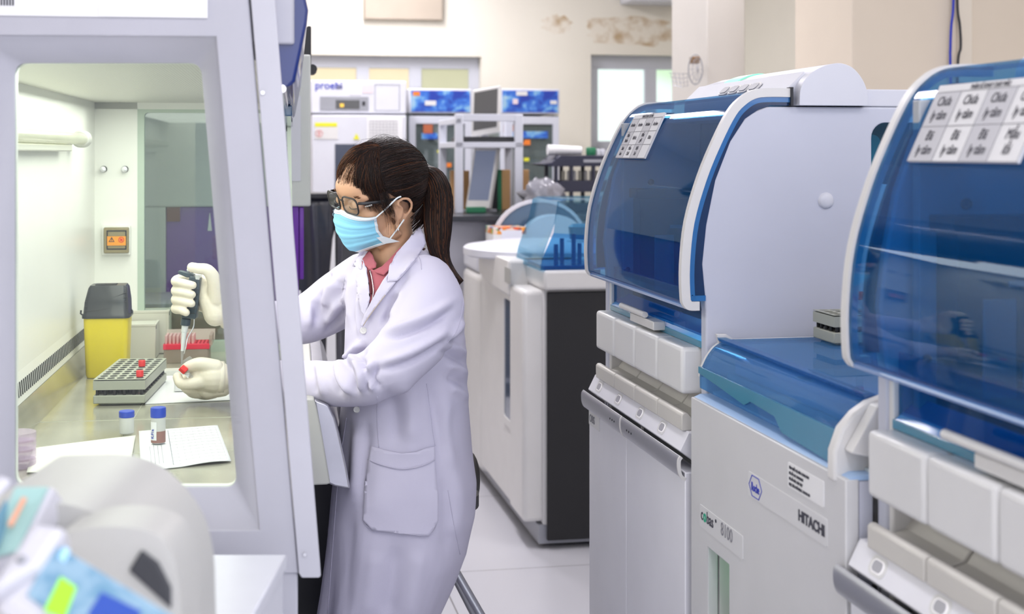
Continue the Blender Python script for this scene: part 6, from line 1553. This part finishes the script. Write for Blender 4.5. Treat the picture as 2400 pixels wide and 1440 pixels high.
def strand(mb, pts, r0, r1=None, n=4):
    k = len(pts); mb.tube([hl(*p) for p in pts], [r0+(r0*.3-r0)*max(0, (i/(k-1)-.6)/.4) if r1 is None else r0+(r1-r0)*i/(k-1) for i in range(k)], n, cap=False)
for k in range(4600):
    al = rnd.uniform(-math.pi, math.pi); zl = lowlim(al); z_ = rnd.uniform(zl, HC.z+HR.z*.97) if rnd.random() < .7 else zl+rnd.random()*.02
    el = math.asin(max(-1, min(1, (z_-HC.z)/HR.z))); d = Vector((math.cos(el)*math.cos(al), math.cos(el)*math.sin(al), math.sin(el)))
    lf = rnd.uniform(-.001, .003); nz = rnd.uniform(-.05, .05); tgt = (tdir+Vector((0, rnd.uniform(-.10,.10), rnd.uniform(-.10,.10)))).normalized()
    pts = []
    for i in range(13):
        t = i/12; q = slerp(d, tgt, t); q = (q + Vector((0,0,nz*math.sin(math.pi*t)))).normalized(); pts.append(onskull(q, lf + .003*math.sin(math.pi*t)))
    strand(st1 if rnd.random() < .94 else st2, pts, rnd.uniform(.0004,.0008), None, 3)
# fringe from the crown
CR = Vector((.022,.020,.150))
for k in range(1500):
    u_ = rnd.random(); al = np.interp(u_, [0,.35,.7,1], [-1.25,-.25,.55,1.35]) + rnd.uniform(-.08,.08)
    low = np.interp(al, [-1.3,-.6,-.3,0,.35,.7,1.0,1.35], [.020,.040,.044,.042,.040,.030,.018,.010]) + rnd.uniform(-.012,.018)
    thin = -.74 < al < .50; short = thin and rnd.random() < (.94 if al < .1 else .86); zb_ = .075
    if short: zb_ = rnd.uniform(.116, .132); low = zb_ - rnd.uniform(.002, .012)
    a0 = todir(CR + Vector((rnd.uniform(-.02,.01), rnd.uniform(-.02,.02), 0)))
    el = math.asin(max(-1,min(1,(zb_-HC.z)/HR.z))); b0 = Vector((math.cos(el)*math.cos(al*.8), math.cos(el)*math.sin(al*.8), math.sin(el)))
    pts = []; lf = rnd.uniform(.0,.006)
    for i in range(9):
        t = i/8; pts.append(onskull(slerp(a0, b0, t), lf+.005*math.sin(math.pi*t)))
    e_ = pts[-1]; out = Vector((math.cos(al), math.sin(al), 0))
    for i in range(1, 6):
        t = i/5; pts.append(Vector((e_.x, e_.y, e_.z)) + Vector((out.x*(-.010)*t*t + (-.012)*t*max(0,abs(al)-.4), math.copysign(.012*t*t, al), (low-e_.z)*t)))
    strand(st2 if (al < -.6 or (thin and not short) or rnd.random() < .20) else st1, pts, rnd.uniform(.0004,.0007), .00015, 3)
for k in range(40):   # wisps before and behind the ear
    for s_ in (1, -1):
        f0 = rnd.uniform(.030,.055); e = rnd.uniform(-.045,.01); pts = [Vector((f0, s_*.080, .060)), Vector((f0-.004, s_*.082, .03)), Vector((f0-.012+rnd.uniform(-.004,.006), s_*.0805, (.03+e)/2)), Vector((f0-.020+rnd.uniform(-.006,.012), s_*.076, e))]
        strand(st1, [Vector(q) for q in smooth_path(pts, 4)], .0004, .00015, 3)
for k in range(130):
    s_ = rnd.choice((1,-1)); a0 = Vector((rnd.uniform(-.06,-.03), s_*.066, rnd.uniform(-.055,-.02))); pts = [a0, Vector((-.09, s_*.045, a0.z+.02)), Vector((-.112, s_*.015, .035))]
    strand(st1, [Vector(q) for q in smooth_path(pts, 5)], .0009, .0006)
for k in range(36):    # flyaways
    al = rnd.uniform(-2,2); el = rnd.uniform(.5,1.4); d = Vector((math.cos(el)*math.cos(al), math.cos(el)*math.sin(al), math.sin(el)))
    strand(st1, [onskull(slerp(d, tdir, t*.5), .002+.010*math.sin(math.pi*t)*rnd.random()+.002) for t in np.linspace(0,1,8)], .00022, .00015, 3)
st1.build('hair_strands', HD, hair, OP, smooth=180, kind='stuff'); st2.build('hair_strands', HB, hair, OP, smooth=180, kind='stuff', label='brown fringe strands')
# ponytail
TW = hl(*TIE); pc = [TW, atD(1015,420,DP+.02), atD(1026,465,DP+.02), atD(1026,530,DP+.0), atD(1030,590,DP-.01), atD(1050,632,DP-.02), atD(1080,664,DP-.03)]
pr_ = [.013,.026,.033,.031,.022,.012,.003]; PC = smooth_path(pc, 6); PR = [q.x for q in smooth_path([(r,0,0) for r in pr_], 6)]
ptm, ptb = MB(), MB()
core = MB().tube(PC, [max(.002, r*.80) for r in PR], 20)
pt_ = core.build('ponytail', HD, person, OP, smooth=180)
for k in range(1900):
    a = rnd.uniform(0, 2*math.pi); q = math.sqrt(rnd.uniform(.45,1)); ph = rnd.uniform(-.4,.4); end = rnd.choice([len(PC)]*3+[len(PC)-4, len(PC)-7]); pts = []
    for i in range(end):
        t = PC[min(i+1,len(PC)-1)]-PC[max(i-1,0)]; t.normalize(); s1 = t.cross(Vector((0,1,0))).normalized(); s2 = t.cross(s1)
        aa = a + ph*i/len(PC); pts.append(PC[i] + (s1*math.cos(aa)+s2*math.sin(aa))*PR[i]*q + Vector((rnd.uniform(-.0006,.0006),0,0)) + (s1*math.cos(a)*.006*q*max(0,i/len(PC)-.75)*4))
    (ptm if rnd.random() < .80 else ptb).tube(pts, [.0006]*(len(pts)-5)+[.0006,.0005,.0004,.0003,.0002], 3, cap=False)
ptm.build('ponytail_strands', HD, pt_, OP, smooth=180, kind='stuff'); ptb.build('ponytail_strands', HB, pt_, OP, smooth=180, kind='stuff')
ht = MB(); tv = (PC[4]-PC[0]).normalized(); s1 = tv.cross(Vector((0,1,0))).normalized(); s2 = tv.cross(s1); c0 = PC[0] + tv*.007
for j in range(3):
    for k in range(14):
        a = 2*math.pi*(k+.5*j)/14; ht.ell(tuple(c0 + tv*(.007*(j-1)) + (s1*math.cos(a)+s2*math.sin(a))*.0185), (.0040,)*3, 8)
ht.build('hair_tie', mat('glossy_black_beads', (.008,.008,.01), .08, coat=1), pt_, OP, smooth=180)

# ================================================================ pipette and tube in the hands
D0 = 3.143
op_ = atD(428, 868, D0); pip = thing('pipette', 'dark blue-grey pipette with white shaft held upright in the gloved right hand', 'pipette', tuple(op_), 'C'); op_ = tuple(op_)
PD = mat('pipette_slate', (.030,.055,.080), .32, coat=.3, var=.05); PWH = mat('pipette_white', (.80,.82,.84), .3)
def q2(pts): return [(atD(x, y, D0).x, atD(x, y, D0).z) for x, y in pts]
MB().prism(q2([(446,646),(471,648),(470,680),(466,715),(461,748),(427,746),(431,710),(438,680)]), 'Y', D0-.012, D0+.012).build('pipette_handle', PD, pip, op_, .004, seg=3)
MB().prism(q2([(419,635),(423,634),(456,643),(456,650),(440,650),(420,642)]), 'Y', D0-.010, D0+.010).build('finger_hook', PD, pip, op_, .0015)
pl_ = MB(); a = atD(447,634,D0); pl_.lathe([(.001,-.002),(.008,-.002),(.009,.001),(.008,.004),(.001,.005)], tuple(a), n=20); pl_.cyl(tuple(a), tuple(atD(446,646,D0)), .002, 8); pl_.build('plunger_button', PWH, pip, op_)
MB().prism(q2([(460,643),(471,644),(470,656),(460,655)]), 'Y', D0-.0125, D0+.0125).build('ejector_button', PWH, pip, op_, .002)
a, b = atD(436,747,D0), atD(434,763,D0); MB().cyl(tuple(a), tuple(b), .0108, 24).build('volume_collar', PD, pip, op_, .001)
MB().tube([atD(434,763,D0), atD(432,778,D0), atD(431.9,778.5,D0), atD(428,823,D0)], [.0075,.0070,.0058,.0042], 20).build('pipette_shaft', PWH, pip, op_, smooth=30)
MB().tube([atD(428,822,D0), atD(425,856,D0-.004)], [.0042,.0010], 14).build('pipette_tip', CLEAR, pip, op_)
MB().tube(smooth_path([atD(455,748,D0), atD(453,768,D0), atD(440,792,D0-.004), atD(436,812,D0-.006), atD(432,830,D0-.006)], 5), .0014, 8).build('ejector_arm', CHROME, pip, op_)
rb = MB()
for k in range(6):
    y_ = 678+11*k; rb.box(atD(452-1.2*k,y_,D0).x, atD(468-1.4*k,y_,D0).x, D0-.0128, D0-.0118, atD(0,y_+1.2,D0).z, atD(0,y_-.2,D0).z)
rb.build('grip_ridge', BLACK, pip, op_)
oc = tuple(atD(430,866,3.072)); hc = thing('held_tube', 'small tube with red cap pinched in the gloved left hand', 'test tube', oc, 'C')
MB().cyl(tuple(atD(424,861,3.066)), tuple(atD(436,872,3.066)), .0085, 6).xf(Matrix.Identity(4)).build('red_cap', RED, hc, oc, .0012)
MB().tube([atD(436,872,3.066), atD(450,886,3.075)], [.006,.0045], 14).build('tube_body', CLEAR, hc, oc)
MB().tube([atD(430,852,3.10), atD(446,842,3.12)], [.0055,.0065], 14).build('tube_mouth', CLEAR, hc, oc)
# ================================================================ instrument in the near left foreground (on a white trolley)
TZ = 1.0
o7 = atD(120, 360, 1.25); o7 = (o7.x-.1, 1.2, 0)
tro = thing('trolley', 'white trolley carrying the grey analyser in the near left corner', 'trolley', o7, 'C')
xL, xR = atD(-420, 0, 1.2).x, atD(470, 0, 1.35).x
MB().box(xL, xR, 1.0, 1.55, TZ-.03, TZ).build('trolley_top', WHITE, tro, o7, .004)
for x_ in (xL+.03, xR-.03):
    for y_ in (1.04, 1.5): MB().cyl((x_, y_, 0), (x_, y_, TZ-.03), .014).build('leg', CHROME, tro, o7)
ins = thing('benchtop_analyser', 'rounded grey benchtop instrument with blue touch screen, near left corner', 'laboratory machine', (o7[0], 1.25, TZ+.001), 'C')
oi = (o7[0], 1.25, TZ+.001)
INSG = mat('instrument_grey', (.52,.52,.50), .45, var=.02); INSW = mat('instrument_white', (.62,.62,.68), .4)
def pp_(pts, D): return [(atD(x, y, D).x, atD(x, y, D).z) for x, y in pts]
DB = 1.32
prof = smooth_path([(atD(x,y,DB).x, atD(x,y,DB).z, 0) for x, y in [(60,1122),(150,1118),(230,1120),(300,1140),(350,1175),(395,1225),(430,1290),(448,1370),(452,1460)]], 5)
prof = [(p[0], p[1]) for p in prof]
prof = [(prof[0][0], TZ+.002)] + prof + [(prof[-1][0]+.002, TZ+.002)]
MB().prism(prof, 'Y', DB-.10, DB+.10).build('drum_housing', INSG, ins, oi, .012, smooth=40, seg=3)
pr2 = smooth_path([(atD(x,y,1.17).x, atD(x,y,1.17).z, 0) for x, y in [(150,1245),(240,1228),(330,1232),(385,1255),(415,1310),(428,1400),(430,1470)]], 5)
pr2 = [(p[0], p[1]) for p in pr2]; pr2 = [(pr2[0][0], TZ+.002)] + pr2 + [(pr2[-1][0]+.001, TZ+.002)]
MB().prism(pr2, 'Y', 1.16, 1.23).build('front_shell', INSG, ins, oi, .010, smooth=40, seg=3)
q = MB().prism(pp_([(300,1340),(330,1290),(370,1320),(400,1380),(400,1430)], 1.157), 'Y', 1.157, 1.165); q.build('shell_opening', DGREY, ins, oi, .002)
# display housing: a tilted slab, screen facing up and toward the lens
def slab(quad, Ds, th, name, m, parent, bev=.004):
    P = [atD(x, y, d) for (x, y), d in zip(quad, Ds)]; n = (P[1]-P[0]).cross(P[3]-P[0]).normalized()
    if n.y < 0: n = -n
    vs = P + [p + n*th for p in P]
    return MB().add(vs, [(0,1,2,3),(7,6,5,4),(0,4,5,1),(1,5,6,2),(2,6,7,3),(3,7,4,0)]).build(name, m, parent, oi, bev, smooth=0)
Dq = lambda y: 1.02 + (1445-y)*.00026
def sl2(quad, lift, th, name, m, parent, bev=.003):
    return slab(quad, [Dq(y)-lift for x, y in quad], th, name, m, parent, bev)
scm = mat('lcd_blue', (.1,.2,.3), .25, emit=(.30,.50,.66), es=.5); nt = scm.node_tree; b = nt.nodes['Principled BSDF']
tc = nt.nodes.new('ShaderNodeTexCoord'); n = nt.nodes.new('ShaderNodeTexNoise'); n.inputs['Scale'].default_value = 60; r = nt.nodes.new('ShaderNodeValToRGB')
r.color_ramp.elements[0].position = .38; r.color_ramp.elements[0].color = (.16,.33,.50,1); r.color_ramp.elements[1].position = .62; r.color_ramp.elements[1].color = (.50,.66,.80,1)
nt.links.new(tc.outputs['Object'], n.inputs['Vector']); nt.links.new(n.outputs['Fac'], r.inputs[0]); nt.links.new(r.outputs[0], b.inputs['Emission Color'])
body = sl2([(-30,1420),(130,1262),(470,1470),(300,1640)], .0, .05, 'display_housing', INSW, ins, .010)
sc_ = sl2([(62,1394),(128,1275),(420,1452),(300,1560)], .004, .004, 'touch_screen', scm, body, .001)
LIME = mat('lcd_lime', (.2,.6,.02), .3, emit=(.42,.86,.05), es=.6)
sl2([(106,1430),(150,1352),(172,1372),(168,1400),(146,1452)], .006, .0015, 'lime_field', LIME, sc_, 0) if False else sl2([(104,1430),(142,1352),(178,1376),(150,1450)], .006, .0015, 'lime_field', LIME, sc_, 0)
NB = mat('lcd_navy', (.01,.03,.2), .3, emit=(.04,.10,.42), es=.8)
sl2([(205,1440),(238,1388),(330,1432),(300,1500)], .006, .0015, 'dark_blue_field', NB, sc_, 0)
LB = mat('lcd_light', (.2,.4,.6), .3, emit=(.45,.65,.80), es=.75)
sl2([(150,1280),(164,1290),(150,1318),(136,1306)], .006, .0012, 'light_field', LB, sc_, 0)
# white arm with screw and the upper teal-labelled panel
arm = sl2([(-40,1400),(76,1222),(158,1232),(90,1330)], .012, .03, 'white_arm', INSW, ins, .006)
v = atD(50, 1312, Dq(1312)-.014); MB().ell(tuple(v), (.004,.003,.003), 12).build('arm_screw', GREY, arm, oi)
up = slab([(-60,1330),(30,1140),(128,1138),(40,1300)], [1.16,1.22,1.22,1.16], .03, 'upper_panel', INSW, ins, .004)
TL = mat('teal_label', (.40,.64,.62), .4, var=.03); TB = mat('steel_blue_label', (.16,.34,.46), .4)
slab([(-40,1310),(36,1143),(112,1142),(38,1290)], [1.155,1.215,1.215,1.155], .002, 'teal_field', TL, up, 0)
slab([(-60,1300),(14,1170),(24,1210),(-10,1290)], [1.150,1.20,1.195,1.150], .002, 'blue_field', TB, up, 0)
slab([(18,1228),(52,1165),(64,1168),(30,1234)], [1.170,1.200,1.200,1.170], .002, 'orange_stripe', mat('orange_label', (.80,.42,.28), .5), up, 0)
slab([(-60,1150),(2,1112),(40,1122),(-40,1215)], [1.12,1.14,1.14,1.12], .03, 'corner_cover', INSW, ins, .006)
# white carton edge at the bottom, behind the instrument
a_, c_ = atD(430, 1700, 1.75), atD(612, 1394, 1.75)
ob_ = (a_.x, 1.75, 0)
cb_ = thing('storage_cabinet', 'low white cabinet corner at the bottom edge in front of the biosafety cabinet', 'cabinet', ob_, 'C')
MB().box(a_.x-.5, c_.x, 1.68, 1.92, 0.05, c_.z-.02).build('cabinet_body', WHITE, cb_, ob_, .004)
MB().box(a_.x-.5, c_.x+.004, 1.67, 1.925, c_.z-.02, c_.z).build('cabinet_top', WHITE, cb_, ob_, .003)
MB().box(a_.x-.48, c_.x-.02, 1.70, 1.90, 0, .05).build('plinth', DGREY, cb_, ob_)
